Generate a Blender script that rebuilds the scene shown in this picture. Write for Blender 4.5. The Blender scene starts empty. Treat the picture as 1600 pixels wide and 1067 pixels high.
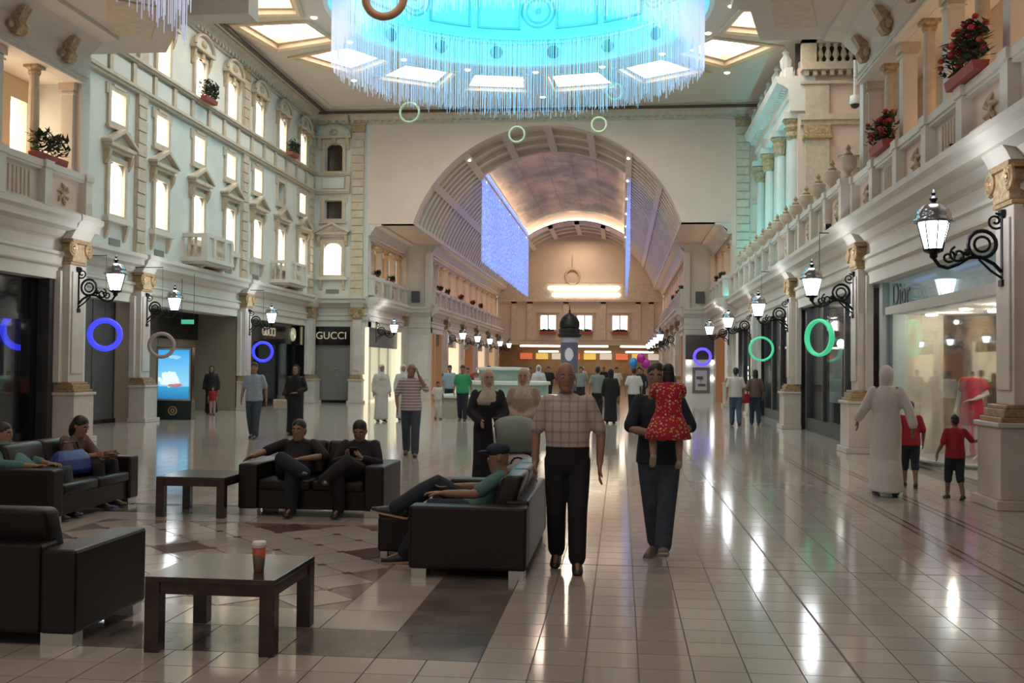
import bpy, bmesh, math, random
from mathutils import Vector, Matrix
random.seed(7)
S = bpy.context.scene
COL = S.collection
PI = math.pi
# ------------------------------------------------------------------ camera
cam = bpy.data.cameras.new('camera'); cam.sensor_width = 36.0; cam.lens = 36.0; cam.clip_end = 400
camo = bpy.data.objects.new('camera', cam); COL.objects.link(camo)
ROLL = .0096
YAW, PITCH = math.radians(6.077), math.radians(1.427)
camo.matrix_world = Matrix.Translation((0, 0, 1.68)) @ Matrix.Rotation(YAW, 4, 'Z') @ Matrix.Rotation(PI/2+PITCH, 4, 'X') @ Matrix.Rotation(ROLL, 4, 'Z')
S.camera = camo
# ------------------------------------------------------------------ world, exposure
wd = bpy.data.worlds.new('world'); S.world = wd; wd.use_nodes = True
wd.node_tree.nodes['Background'].inputs[0].default_value = (1, .9, .8, 1)
wd.node_tree.nodes['Background'].inputs[1].default_value = .42
S.view_settings.view_transform = 'Standard'; S.view_settings.look = 'None'
S.view_settings.exposure = 0.0; S.view_settings.gamma = 1.0; S.view_settings.use_curve_mapping = False
# ------------------------------------------------------------------ large lights the hall has
XC, YC = -3.36, 32.5          # centre of the round ceiling
ZC = 13.1                     # atrium ceiling
YT = 45.0                     # cross wall with the great arch
YE = 83.0                     # far end wall
def area(name, loc, rot, sx, sy, power, col=(1, .86, .7), spread=PI):
    l = bpy.data.lights.new(name, 'AREA'); l.shape = 'RECTANGLE'; l.size = sx; l.size_y = sy
    l.energy = power; l.color = col; l.spread = spread
    o = bpy.data.objects.new(name, l); COL.objects.link(o); o.location = loc; o.rotation_euler = rot
    return o
def point(name, loc, power, col=(1, .86, .7), r=.1):
    l = bpy.data.lights.new(name, 'POINT'); l.energy = power; l.color = col; l.shadow_soft_size = r
    o = bpy.data.objects.new(name, l); COL.objects.link(o); o.location = loc
    return o
for k in range(12):            # cyan cove of the dome
    a = k*PI/6
    area('dome_cove_light', (XC+5.2*math.cos(a), YC+5.2*math.sin(a), ZC+.1), (0, PI*.74, a), .5, 2.4, 108, (0, .80, 1))
for y in (49.5, 58, 66, 74, 80.5):  # downlights of the vault
    area('vault_light', (XC, y, 12.0 if y < 52 or y > 79 else 12.3), (0, 0, 0), 1.2, 1.2, 190, (1, .78, .60))
for y in (-1, 4, 9, 14):       # downlights of the low ceiling over the lounge
    for x in (XC-3, XC+3): area('low_ceiling_light', (x, y, 10.4), (0, 0, 0), .9, .9, 60, (1, .84, .72))
# cyan wash on the tall glazed front
area('cyan_wash', (4.9, 40.5, 4.9), (0, math.radians(180-28), 0), .4, 9, 520, (.12, .88, 1))
for k, y in enumerate((14, 20)):
    area('gallery_glow', (5.9, y-3, 5.0), (PI, 0, 0), .6, 5.5, 42, (1, .66, .4))
area('gallery_glow', (-12.6, 18, 5.0), (PI, 0, 0), .6, 8, 70, (1, .66, .4))
for sx, x in ((1, XC+7.95), (-1, XC-7.95)):
    area('gallery_glow', (x+sx*.75, 49.5, 5.0), (PI, 0, 0), .5, 8, 60, (1, .62, .34))
for sx, x in ((1, XC+6.6), (-1, XC-6.6)):
    area('gallery_glow', (x+sx*.75, 68.5, 5.0), (PI, 0, 0), .5, 27, 200, (1, .62, .34))
for y in (87, 93, 100):
    area('food_hall_light', (XC, y, 4.15), (0, 0, 0), 12, 3, 120, (1, .74, .48))

# ------------------------------------------------------------------ materials
MATS = {}
def mat(name, col, rough=.5, metal=0, em=None, es=0, var=0, scale=6, bump=0, coat=0, trans=0, spec=None):
    if name in MATS: return MATS[name]
    m = bpy.data.materials.new(name); m.use_nodes = True; nt = m.node_tree; b = nt.nodes['Principled BSDF']
    b.inputs['Base Color'].default_value = (*col, 1); b.inputs['Roughness'].default_value = rough
    b.inputs['Metallic'].default_value = metal
    if coat: b.inputs['Coat Weight'].default_value = coat; b.inputs['Coat Roughness'].default_value = .05
    if trans: b.inputs['Transmission Weight'].default_value = trans
    if spec is not None: b.inputs['Specular IOR Level'].default_value = spec
    if em: b.inputs['Emission Color'].default_value = (*em, 1); b.inputs['Emission Strength'].default_value = es
    if var or bump:
        tc = nt.nodes.new('ShaderNodeTexCoord'); n = nt.nodes.new('ShaderNodeTexNoise')
        n.inputs['Scale'].default_value = scale; n.inputs['Detail'].default_value = 4
        nt.links.new(tc.outputs['Object'], n.inputs['Vector'])
        if var:
            r = nt.nodes.new('ShaderNodeValToRGB')
            r.color_ramp.elements[0].position = .3; r.color_ramp.elements[1].position = .7
            r.color_ramp.elements[0].color = (*[c*(1-var) for c in col], 1)
            r.color_ramp.elements[1].color = (*[min(1, c*(1+var)) for c in col], 1)
            nt.links.new(n.outputs['Fac'], r.inputs[0]); nt.links.new(r.outputs[0], b.inputs['Base Color'])
        if bump:
            bp = nt.nodes.new('ShaderNodeBump'); bp.inputs['Strength'].default_value = bump; bp.inputs['Distance'].default_value = .02
            nt.links.new(n.outputs['Fac'], bp.inputs['Height']); nt.links.new(bp.outputs[0], b.inputs['Normal'])
    MATS[name] = m
    return m
class NT:
    """tiny node-graph helper"""
    def __init__(s, name, rough=.6):
        s.m = bpy.data.materials.new(name); s.m.use_nodes = True; s.t = s.m.node_tree
        s.b = s.t.nodes['Principled BSDF']; s.b.inputs['Roughness'].default_value = rough; MATS[name] = s.m
    def n(s, kind, **k):
        x = s.t.nodes.new('ShaderNode'+kind)
        for a, v in k.items():
            if a.startswith('i_'):
                key = a[2:]; key = int(key) if key.isdigit() else key.replace('_', ' ')
                if isinstance(v, bpy.types.NodeSocket): s.t.links.new(v, x.inputs[key])
                else: x.inputs[key].default_value = v
            else: setattr(x, a, v)
        return x
    def math(s, op, a, b=0.0):
        return s.n('Math', operation=op, i_0=a, i_1=b).outputs[0]
    def mix(s, f, a, b):
        x = s.n('MixRGB'); 
        for i, v in enumerate((f, a, b)):
            if isinstance(v, bpy.types.NodeSocket): s.t.links.new(v, x.inputs[i])
            else: x.inputs[i].default_value = v if i == 0 else (*v, 1)
        return x.outputs[0]
    def xyz(s):
        tc = s.n('TexCoord'); q = s.n('SeparateXYZ', i_0=tc.outputs['Object']); return tc.outputs['Object'], q.outputs
    def col(s, c, emit=0):
        s.t.links.new(c, s.b.inputs['Base Color'])
        if emit: s.t.links.new(c, s.b.inputs['Emission Color']); s.b.inputs['Emission Strength'].default_value = emit
        return s.m

CREAM = mat('cream_plaster', (.64, .60, .53), .7, var=.05, scale=1.3)
WHITE = mat('white_plaster', (.66, .66, .61), .7, var=.05, scale=1.1)
WARM = mat('warm_plaster', (.72, .56, .47), .75, var=.04, scale=.8)
STONE = mat('beige_stone', (.56, .47, .36), .6, var=.12, scale=5, bump=.1)
TAN = mat('tan_stone', (.50, .38, .25), .6, var=.15, scale=6, bump=.15)
CEILM = mat('ceiling_paint', (.62, .56, .48), .8, var=.03)
MARBLE = mat('pier_marble', (.62, .56, .50), .25, var=.08, scale=2.5)
GOLD = mat('antique_gold', (.40, .27, .14), .45, .25, var=.3, scale=20, bump=.2)
LEAFY = mat('carved_ornament', (.42, .30, .17), .6, var=.35, scale=14, bump=.6)
SHADOWGAP = mat('dark_gap', (.10, .07, .05), .7)
IRON = mat('black_iron', (.012, .012, .014), .35, .6)
BLACK = mat('black_gloss', (.008, .008, .009), .12, spec=.6)
DARKGLASS = mat('dark_glass', (.012, .012, .014), .04, spec=.8)
GREYPANEL = mat('grey_hoarding', (.085, .085, .09), .35, var=.1)
TANPANEL = mat('tan_hoarding', (.30, .25, .19), .45, var=.05, scale=1)
SHUTTER = mat('grey_shutter', (.20, .19, .17), .4, var=.05)
LEATHER = mat('dark_leather', (.013, .008, .008), .38, spec=.35, var=.3, scale=30, bump=.12)
WOOD = mat('dark_wood', (.035, .018, .015), .22, var=.35, scale=9)
TABLETOP = mat('dark_wood_top', (.05, .030, .024), .18, var=.25, scale=7)
CHROME = mat('brushed_metal', (.6, .58, .55), .3, 1)
LIT = mat('lit_window_pane', (1, .93, .82), .5, em=(1, .89, .72), es=6.0)
LITW = mat('coffer_panel', (1, .95, .88), .5, em=(1, .91, .79), es=8.0)
COVE = mat('cove_strip', (1, .9, .75), .5, em=(1, .87, .68), es=6.5)
TUBEL = mat('tube_light', (1, .95, .85), .5, em=(1, .90, .70), es=3.2)
LAMPG = mat('lantern_bulb', (1, 1, 1), .3, em=(.92, .96, 1), es=14)
SPOTL = mat('spot_lens', (1, 1, 1), .3, em=(1, .92, .8), es=9)
FOLI = mat('dark_foliage', (.025, .05, .022), .6, var=.5, scale=30)
REDFL = mat('red_flower', (.45, .04, .03), .6, var=.4, scale=30)
TERRA = mat('red_planter', (.30, .07, .05), .7)
STRING = mat('crystal_string', (.75, .8, 1), .2, em=(.62, .70, 1), es=.34)
def blue_strings():
    t = NT('blue_light_string', .3); co, q = t.xyz(); mp = t.n('Mapping'); t.t.links.new(co, mp.inputs[0]); mp.inputs['Scale'].default_value = (1, 1.1, 3.0)
    n = t.n('TexNoise', i_Scale=2.2, i_Detail=6.0, i_Roughness=.75); t.t.links.new(mp.outputs[0], n.inputs['Vector'])
    r = t.n('MapRange', i_1=.35, i_2=.65); t.t.links.new(n.outputs['Fac'], r.inputs[0])
    return t.col(t.mix(r.outputs[0], (.12, .19, .62), (.42, .55, 1.0)), .78)
BLUEST = blue_strings()
NAVYGL = mat('dim_interior', (.02, .022, .03), .3)
def glass():
    t = NT('shop_glass'); nt = t.t; b = t.b; out = nt.nodes['Material Output']
    tr = t.n('BsdfTransparent', i_Color=(.86, .9, .9, 1)); gl = t.n('BsdfGlossy', i_Roughness=.02, i_Color=(.9, .95, 1, 1))
    fr = t.n('Fresnel', i_IOR=1.5); mx = t.n('MixShader'); f2 = t.math('ADD', t.math('MULTIPLY', fr.outputs[0], .38), .015)
    nt.links.new(f2, mx.inputs[0]); nt.links.new(tr.outputs[0], mx.inputs[1]); nt.links.new(gl.outputs[0], mx.inputs[2])
    nt.links.new(mx.outputs[0], out.inputs[0]); return t.m
GLASS = glass()

# ------------------------------------------------------------------ mesh helpers
class MB:
    def __init__(s, T=None): s.v = []; s.f = []; s.T = T
    def add(s, vs, fs):
        o = len(s.v)
        s.v += [s.T(*p) if s.T else tuple(p) for p in vs]
        s.f += [tuple(i+o for i in f) for f in fs]; return s
    def box(s, x0, x1, y0, y1, z0, z1):
        return s.add([(x, y, z) for z in (z0, z1) for y in (y0, y1) for x in (x0, x1)],
                     [(0, 2, 3, 1), (4, 5, 7, 6), (0, 1, 5, 4), (2, 6, 7, 3), (0, 4, 6, 2), (1, 3, 7, 5)])
    def prism(s, poly, axis, a, b):
        f = {'x': lambda p, d: (d, p[0], p[1]), 'y': lambda p, d: (p[0], d, p[1]), 'z': lambda p, d: (p[0], p[1], d)}[axis]
        n = len(poly)
        return s.add([f(p, a) for p in poly]+[f(p, b) for p in poly],
                     [tuple(range(n)), tuple(range(2*n-1, n-1, -1))]+[(i, i+n, (i+1) % n+n, (i+1) % n) for i in range(n)])
    def rings(s, rs, closed=False, caps=True):
        n = len(rs[0]); vs = [p for r in rs for p in r]; fs = []
        m = len(rs)
        for k in range(m if closed else m-1):
            k2 = (k+1) % m
            for i in range(n): fs.append((k*n+i, k*n+(i+1) % n, k2*n+(i+1) % n, k2*n+i))
        if caps and not closed: fs += [tuple(range(n-1, -1, -1)), tuple(range((m-1)*n, m*n))]
        return s.add(vs, fs)
    def lathe(s, prof, c=(0, 0, 0), n=12, sy=1.0, a0=0):
        return s.rings([[(c[0]+max(r, .0005)*math.cos(a0+2*PI*i/n), c[1]+sy*max(r, .0005)*math.sin(a0+2*PI*i/n), c[2]+z) for i in range(n)] for r, z in prof])
    def tube(s, pts, r, n=6, closed=False, round_=False):
        pts = [Vector(p) for p in pts]; m = len(pts)
        rad = list(r) if isinstance(r, (list, tuple)) else [r]*m
        if round_:
            d0 = (pts[0]-pts[1]).normalized(); d1 = (pts[-1]-pts[-2]).normalized()
            a, b = rad[0], rad[-1]
            pts = [pts[0]+d0*a*.95, pts[0]+d0*a*.6]+pts+[pts[-1]+d1*b*.6, pts[-1]+d1*b*.95]
            rad = [a*.3, a*.8]+rad+[b*.8, b*.3]; m += 4
        rs = []; up = None
        for i in range(m):
            p = pts[(i-1) % m] if closed or i > 0 else pts[i]; q = pts[(i+1) % m] if closed or i < m-1 else pts[i]
            t = (q-p); t = t.normalized() if t.length > 1e-9 else Vector((0, 0, 1))
            if up is None: up = t.orthogonal().normalized()
            up = up-t*up.dot(t); up = up.normalized() if up.length > 1e-6 else t.orthogonal().normalized()
            w = t.cross(up)
            rs.append([tuple(pts[i]+(up*math.cos(2*PI*k/n)+w*math.sin(2*PI*k/n))*rad[i]) for k in range(n)])
        return s.rings(rs, closed)
    def ball(s, c, rx, ry=None, rz=None, n=10, m=7):
        ry = rx if ry is None else ry; rz = rx if rz is None else rz
        return s.rings([[(c[0]+rx*math.sin(PI*(j+.04)/(m+.08))*math.cos(2*PI*i/n), c[1]+ry*math.sin(PI*(j+.04)/(m+.08))*math.sin(2*PI*i/n), c[2]-rz*math.cos(PI*(j+.04)/(m+.08))) for i in range(n)] for j in range(m+1)])
    def torus(s, c, R, r, n=28, k=8, axis='y', sx=1):
        rs = []
        for i in range(n):
            a = 2*PI*i/n; ring = []
            for j in range(k):
                b = 2*PI*j/k; q = R+r*math.cos(b); x, z, y = q*math.cos(a)*sx, q*math.sin(a), r*math.sin(b)
                ring.append({'y': (c[0]+x, c[1]+y, c[2]+z), 'z': (c[0]+x, c[1]+z, c[2]+y), 'x': (c[0]+y, c[1]+x, c[2]+z)}[axis])
            rs.append(ring)
        return s.rings(rs, True)
    def mesh(s, name, m, bevel=0, smooth=False, segs=2):
        me = bpy.data.meshes.new(name); me.from_pydata(s.v, [], s.f)
        bm = bmesh.new(); bm.from_mesh(me)
        if bevel:
            bmesh.ops.bevel(bm, geom=list(bm.edges), offset=bevel, segments=segs, affect='EDGES', profile=.5)
        bmesh.ops.recalc_face_normals(bm, faces=bm.faces); bm.to_mesh(me); bm.free()
        if smooth:
            for p in me.polygons: p.use_smooth = True
        if m: me.materials.append(m)
        return me
    def build(s, name, m, parent=None, bevel=0, smooth=False, kind=None, segs=2):
        o = bpy.data.objects.new(name, s.mesh(name, m, bevel, smooth, segs)); COL.objects.link(o)
        if parent: o.parent = parent
        if kind: o['kind'] = kind
        return o
def empty(name, loc=(0, 0, 0), rz=0, scale=1):
    o = bpy.data.objects.new(name, None); COL.objects.link(o); o.location = loc; o.rotation_euler = (0, 0, rz)
    if scale != 1: o.scale = (scale,)*3
    o.empty_display_size = .1
    return o
def tag(o, label, cat, group=None):
    o['label'] = label; o['category'] = cat
    if group: o['group'] = group
    return o
def struct(o): o['kind'] = 'structure'; return o
KIDS = {}
def children(o): return [c for c in COL.objects if c.parent == o]
def dup(o, loc=None, rz=None, parent=None, kids=None):
    c = o.copy(); COL.objects.link(c)
    if parent is not None: c.parent = parent
    if loc is not None: c.location = loc
    if rz is not None: c.rotation_euler = (0, 0, rz)
    for ch in (children(o) if kids is None else kids): dup(ch, parent=c)
    return c
# wall frames: (u along the wall, out of the wall, z)
def TL(X): return lambda u, o, z: (X+o, u, z)      # wall on the left, facing +x
def TR(X): return lambda u, o, z: (X-o, u, z)      # wall on the right, facing -x
def TF(Y): return lambda u, o, z: (u, Y-o, z)      # wall facing the camera
def holed(mb, u0, u1, z0, z1, holes, o0, o1):
    us = sorted({u0, u1, *[h[0] for h in holes], *[h[1] for h in holes]}); zs = sorted({z0, z1, *[h[2] for h in holes], *[h[3] for h in holes]})
    for j in range(len(zs)-1):
        a = None
        for i in range(len(us)-1):
            cu, cz = (us[i]+us[i+1])/2, (zs[j]+zs[j+1])/2
            solid = not any(h[0] < cu < h[1] and h[2] < cz < h[3] for h in holes)
            if solid and a is None: a = us[i]
            if not solid and a is not None: mb.box(a, us[i], o0, o1, zs[j], zs[j+1]); a = None
        if a is not None: mb.box(a, us[-1], o0, o1, zs[j], zs[j+1])
    return mb
def text(name, s, size, m, parent, M, depth=.02):
    cu = bpy.data.curves.new(name, 'FONT'); cu.body = s; cu.size = size; cu.extrude = depth; cu.align_x = 'CENTER'; cu.align_y = 'CENTER'
    t = bpy.data.objects.new(name, cu); COL.objects.link(t)
    bpy.context.view_layer.update()
    me = bpy.data.meshes.new_from_object(t.evaluated_get(bpy.context.evaluated_depsgraph_get()))
    bpy.data.objects.remove(t); me.materials.clear(); me.materials.append(m); me.transform(M)
    o = bpy.data.objects.new(name, me); COL.objects.link(o); o.parent = parent; return o
# ================================================================== FLOOR
def floor_mats():
    t = NT('marble_tile', .08); co, q = t.xyz()
    oi = t.n('ObjectInfo')
    n = t.n('TexNoise', i_Scale=1.7, i_Detail=5.0, i_Vector=co).outputs['Fac']
    c = t.mix(n, (.36, .315, .27), (.50, .45, .40))
    v = t.math('ADD', t.math('MULTIPLY', oi.outputs['Random'], .12), .93)
    hs = t.n('HueSaturation', i_Value=v); t.t.links.new(c, hs.inputs['Color']); t.col(hs.outputs[0])
    rr = t.math('ADD', t.math('MULTIPLY', n, .10), .06); t.t.links.new(rr, t.b.inputs['Roughness'])
    t.b.inputs['Specular IOR Level'].default_value = .75
    t2 = NT('marble_far', .1); co, q = t2.xyz()
    def line(s, off, per, w):
        fr = t2.math('FRACT', t2.math('DIVIDE', t2.math('ADD', s, off), per)); return t2.math('LESS_THAN', fr, w/per)
    ln = t2.math('MAXIMUM', line(q[0], 100.0-.11+.006, .3, .012), line(q[1], 100.0-5.52+.006, .3, .010))
    n = t2.n('TexNoise', i_Scale=1.7, i_Detail=5.0, i_Vector=co).outputs['Fac']
    c = t2.mix(n, (.36, .315, .27), (.50, .45, .40)); c = t2.mix(t2.math('MULTIPLY', ln, .55), c, (.12, .09, .07)); t2.col(c)
    t2.b.inputs['Specular IOR Level'].default_value = .75
    return t.m, t2.m
TILE, TILEFAR = floor_mats()
GROUT = mat('grout', (.13, .10, .08), .6)
BAND = mat('dark_band_stone', (.15, .125, .11), .13, var=.35, scale=3, spec=.7)
TAUPE = mat('taupe_stone', (.22, .17, .14), .14, var=.2, scale=4, spec=.7)
BROWNT = mat('brown_stone', (.13, .075, .06), .14, var=.2, scale=5, spec=.7)
floor = struct(MB().box(-18, 10, -4, 24, -.2, -.006).box(-18, 10, 24, 106, -.2, -.006).build('floor', GROUT))
far_floor = MB().box(-18, 10, 19.92, 106, -.1, 0).build('far_paving', TILEFAR, floor)
g = .004
me = MB().box(g, .3-g, g, .3-g, -.02, 0).mesh('tile', TILE)
X0, X1, Y0f, Y1f = -6.61, -.79, 5.82, 11.70     # outer edge of the dark frame of the lounge
tiles = []
nx0 = -13
for i in range(0, 13):
    for j in range(20): tiles.append((-.79+.3*i, 5.22+.3*j))
for i in range(1, 12):
    for j in range(1, 4): tiles.append((-.79-.3*i, 4.92+.3*(j-1)))
for x, y in tiles:
    o = bpy.data.objects.new('tile', me); COL.objects.link(o); o.parent = floor; o.location = (x, y, 0)
rest = MB()
done = {(round(x, 2), round(y, 2)) for x, y in tiles}
for i in range(-40, 19):
    for j in range(-5, 49):
        x, y = -.79+.3*i, 5.22+.3*j
        if (round(x, 2), round(y, 2)) in done or x < -12.7: continue
        cx, cy = x+.15, y+.15
        if X0 < cx < X1 and Y0f < cy < Y1f: continue
        rest.box(x+g, x+.3-g, y+g, y+.3-g, -.02, 0)
o = rest.build('paving_tiles', TILE, floor, kind='stuff')
# dark frame of the lounge
def slab(name, m, x0, x1, y0, y1, top=0.0):
    return MB().box(x0+g, x1-g, y0+g, y1-g, -.02, top).build(name, m, floor)
w = .60
nb = 9
st = (X1-X0-2*w)/8
for i in range(8):
    slab('border_slab', BAND, X0+w+i*st, X0+w+(i+1)*st, Y0f, Y0f+w); slab('border_slab', BAND, X0+w+i*st, X0+w+(i+1)*st, Y1f-w, Y1f)
sy = (Y1f-Y0f)/10
for i in range(10):
    slab('border_slab', BAND, X1-w, X1, Y0f+i*sy, Y0f+(i+1)*sy); slab('border_slab', BAND, X0, X0+w, Y0f+i*sy, Y0f+(i+1)*sy)
ix0, ix1, iy0, iy1 = X0+w, X1-w, Y0f+w, Y1f-w
lw = .5
n = 9; sx = (ix1-ix0)/n; sy = (iy1-iy0-2*lw)/8
for i in range(n):
    slab('pale_slab', TILE, ix0+i*sx, ix0+(i+1)*sx, iy0, iy0+lw); slab('pale_slab', TILE, ix0+i*sx, ix0+(i+1)*sx, iy1-lw, iy1)
for i in range(8):
    slab('pale_slab', TILE, ix0, ix0+lw, iy0+lw+i*sy, iy0+lw+(i+1)*sy); slab('pale_slab', TILE, ix1-lw, ix1, iy0+lw+i*sy, iy0+lw+(i+1)*sy)
jx0, jx1, jy0, jy1 = ix0+lw, ix1-lw, iy0+lw, iy1-lw
MB().box(jx0+g, jx1-g, jy0+g, jy1-g, -.02, -.003).build('taupe_field', TAUPE, floor)
nd = 6; d = (jx1-jx0)/nd; dy = (jy1-jy0)/nd
def diamond(a): return MB().prism([(0, -dy/2*a), (d/2*a, 0), (0, dy/2*a), (-d/2*a, 0)], 'z', -.02, 0)
dm = diamond(.965).mesh('diamond_tile', TILE); db = diamond(.965).mesh('diamond_tile', BROWNT)
ds = MB().prism([(0, -.05), (.05, 0), (0, .05), (-.05, 0)], 'z', -.02, .001).mesh('brown_dot', BROWNT)
brown = {(0, 2), (5, 3), (2, 0), (3, 5), (2, 3), (4, 1)}
for i in range(nd):
    for j in range(nd):
        p = (jx0+(i+.5)*d, jy0+(j+.5)*dy, 0)
        o = bpy.data.objects.new('diamond_tile', db if (i, j) in brown else dm); COL.objects.link(o); o.parent = floor; o.location = p
        if i < nd-1 and j < nd-1:
            o = bpy.data.objects.new('diamond_tile', dm); COL.objects.link(o); o.parent = floor; o.location = (p[0]+d/2, p[1]+dy/2, 0)
        for q in ((p[0]-d/2, p[1]), (p[0], p[1]-dy/2)):
            if q[0] > jx0+.1 and q[1] > jy0+.1:
                o = bpy.data.objects.new('brown_dot', ds); COL.objects.link(o); o.parent = floor; o.location = (*q, 0)
for x in (3.06, 3.16, 3.70, 3.80): MB().box(x-.016, x+.016, 6, 45, -.02, .0012).build('inlay_strip', BROWNT, floor)
MB().box(1.302, 1.318, 4.6, 45, -.02, .0012).build('inlay_strip', GROUT, floor)
MB().box(-.79, 3.0, 8.8, 8.815, -.02, .0012).build('inlay_strip', GROUT, floor)
rug = MB()
# ================================================================== ATRIUM CEILING
ceil = struct(empty('ceiling', (XC, YC, ZC)))
offs = [-11.25, -8.6, -4.3, 0, 4.3, 8.6]
angs = [math.radians(11.25+22.5*k+o_) for k in range(16) for o_ in offs]
def rect_r(a):
    c, s = math.cos(a), math.sin(a); r = 99
    if c > 1e-6: r = min(r, (10.5-XC)/c)
    if c < -1e-6: r = min(r, (-15-XC)/c)
    if s > 1e-6: r = min(r, (YT+.8-YC)/s)
    if s < -1e-6: r = min(r, (21.5-YC)/s)
    return r
RI, RO = 7.05, 9.6
mb = MB(); N = len(angs)
rings = [[(r*math.cos(a), r*math.sin(a), 0) for a in angs] for r in (6.2, RI, RO, 10.3)]+[[(rect_r(a)*math.cos(a), rect_r(a)*math.sin(a), 0) for a in angs]]
vs = [p for r in rings for p in r]; fs = []
for k in range(4):
    for i in range(N):
        if k == 1 and i % 6 in (1, 2, 3, 4): continue
        fs.append((k*N+i, k*N+(i+1) % N, (k+1)*N+(i+1) % N, (k+1)*N+i))
mb.add(vs, fs); mb.build('ceiling_plane', CEILM, ceil)
# corner fields of the rectangle outside the ring
for cx, cy in ((-15, YT+.8), (10.5, YT+.8), (-15, 21.5), (10.5, 21.5)):
    MB().box(min(cx, cx*.6), max(cx, cx*.6), cy-YC-3, cy-YC+3, .01, .05).build('corner_field', CEILM, ceil)
def tr(r0, r1, h, z): return [(r0, -r0*math.tan(h), z), (r1, -r1*math.tan(h), z), (r1, r1*math.tan(h), z), (r0, r0*math.tan(h), z)]
h = math.radians(8.6)
mf = MB().rings([tr(RI-.12, RO+.16, math.radians(9.4), .0), tr(RI-.12, RO+.16, math.radians(9.4), -.07), tr(RI-.02, RO+.03, h, -.09), tr(RI+.1, RO-.1, math.radians(7.9), -.02), tr(RI+.12, RO-.12, math.radians(7.8), .12),
                 tr(RI+.22, RO-.22, math.radians(7.0), .14), tr(RI+.24, RO-.24, math.radians(6.9), .42)], caps=False).mesh('coffer_frame', mat('coffer_stone', (.60, .47, .33), .6, var=.05))
mp = MB().add(tr(RI-.1, RO+.1, h, .43), [(0, 1, 2, 3)]).mesh('light_panel', LITW)
for k in range(16):
    o = bpy.data.objects.new('coffer_frame', mf); COL.objects.link(o); o.parent = ceil; o.rotation_euler = (0, 0, (k+.5)*PI/8)
    p = bpy.data.objects.new('light_panel', mp); COL.objects.link(p); p.parent = o
# small downlights between coffers and rim
ml = MB().lathe([(.001, -.02), (.09, -.02), (.11, 0), (.11, .03)], n=10).mesh('downlight', SPOTL)
for k in range(16):
    a = (k)*PI/8
    for r in (6.75, 10.4):
        if r > 10 and k % 2: continue
        o = bpy.data.objects.new('downlight', ml); COL.objects.link(o); o.parent = ceil; o.location = (r*math.cos(a), r*math.sin(a), -.01)
# perimeter border mouldings
for a, b, c, e in ((-13.9, -13.2, 22.5, YT), (6.9, 7.6, 22.5, YT)):
    MB().box(a-XC, b-XC, c-YC, e-YC, -.12, 0).build('border_moulding', CEILM, ceil)
MB().box(-13.9-XC, 7.6-XC, YT-.7-YC, YT-YC, -.12, 0).build('border_moulding', CEILM, ceil)
MB().box(-13.95-XC, 7.6-XC, YT-.75-YC, YT-.62-YC, -.2, -.1).build('shadow_line', SHADOWGAP, ceil)
MB().box(-13.28-XC, -13.15-XC, 22.5-YC, YT-.6-YC, -.2, -.1).build('shadow_line', SHADOWGAP, ceil)
for s in (-1, 1):
    MB().tube([(s*8.9, 12.0, -.02), (s*6.3, 11.4, -.02), (s*3.6, 11.75, -.02)], .05, 4).build('corner_moulding', CEILM, ceil)
    MB().prism([(s*9.6, 11.6), (s*9.6, 8.2), (s*9.42, 8.2), (s*9.42, 11.4), (s*7.0, 11.4), (s*7.0, 11.6)], 'z', -.04, .0).build('corner_moulding', CEILM, ceil)
# ------------------------------------------------------------------ cyan dome drum
DOME = mat('dome_plaster', (.72, .76, .76), .7, var=.04)
DOMED = mat('dome_moulding', (.40, .46, .47), .7)
dome = struct(empty('ceiling_dome', (XC, YC, ZC)))
n = 96
def cyl_in(mb, prof): return mb.rings([[(r*math.cos(2*PI*i/n), r*math.sin(2*PI*i/n), z) for i in range(n)] for r, z in prof], caps=False)
cyl_in(MB(), [(6.2, 0), (6.05, .02), (6.02, .18), (6.3, .25), (6.3, 1.0), (6.1, 1.05), (6.1, 1.2), (6.3, 1.25), (6.3, 3.3), (6.0, 3.4), (5.9, 3.7), (5.6, 3.75), (5.2, 4.6), (4.0, 5.6), (2.2, 6.3), (.02, 6.6)]).build('drum_wall', DOME, dome, smooth=False)
def arcbox(r0, r1, a, da, z0, z1, seg=6):
    rs = []
    for i in range(seg+1):
        b = a-da+2*da*i/seg; c, s = math.cos(b), math.sin(b)
        rs.append([(r0*c, r0*s, z0), (r1*c, r1*s, z0), (r1*c, r1*s, z1), (r0*c, r0*s, z1)])
    return MB().rings(rs)
pf = MB()
for zz in ((1.5, 1.56), (2.9, 2.96)):
    q = arcbox(6.2, 6.3, 0, .13, *zz); pf.add(q.v, q.f)
for aa in (-.125, .125):
    q = arcbox(6.2, 6.3, aa, .006, 1.5, 2.96, 1); pf.add(q.v, q.f)
pm = pf.mesh('wall_panel', DOMED)
med = MB()
for R_ in (.62, .45): 
    med.rings([[(6.28-.06*math.cos(b), (R_+.04*math.sin(b))*math.cos(c), 2.2+(R_+.04*math.sin(b))*math.sin(c)) for b in [2*PI*j/6 for j in range(6)]] for c in [2*PI*i/24 for i in range(24)]], True)
med.ball((6.25, 0, 2.2), .1, .12, .12, 8, 6)
mm = med.mesh('medallion', DOMED)
spk = MB().lathe([(.001, 0), (.2, 0), (.24, .05), (.24, .12)], n=14); spk.v = [(6.32-z, x, .6+y) for x, y, z in spk.v]
ms = spk.mesh('round_speaker', mat('speaker_cloth', (.05, .10, .11), .8))
for k in range(8):
    a0 = PI/2-.02+k*PI/4
    for nm, me_, aa in (('medallion', mm, a0), ('wall_panel', pm, a0+.24), ('wall_panel', pm, a0-.24)):
        o = bpy.data.objects.new(nm, me_); COL.objects.link(o); o.parent = dome; o.rotation_euler = (0, 0, aa)
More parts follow.
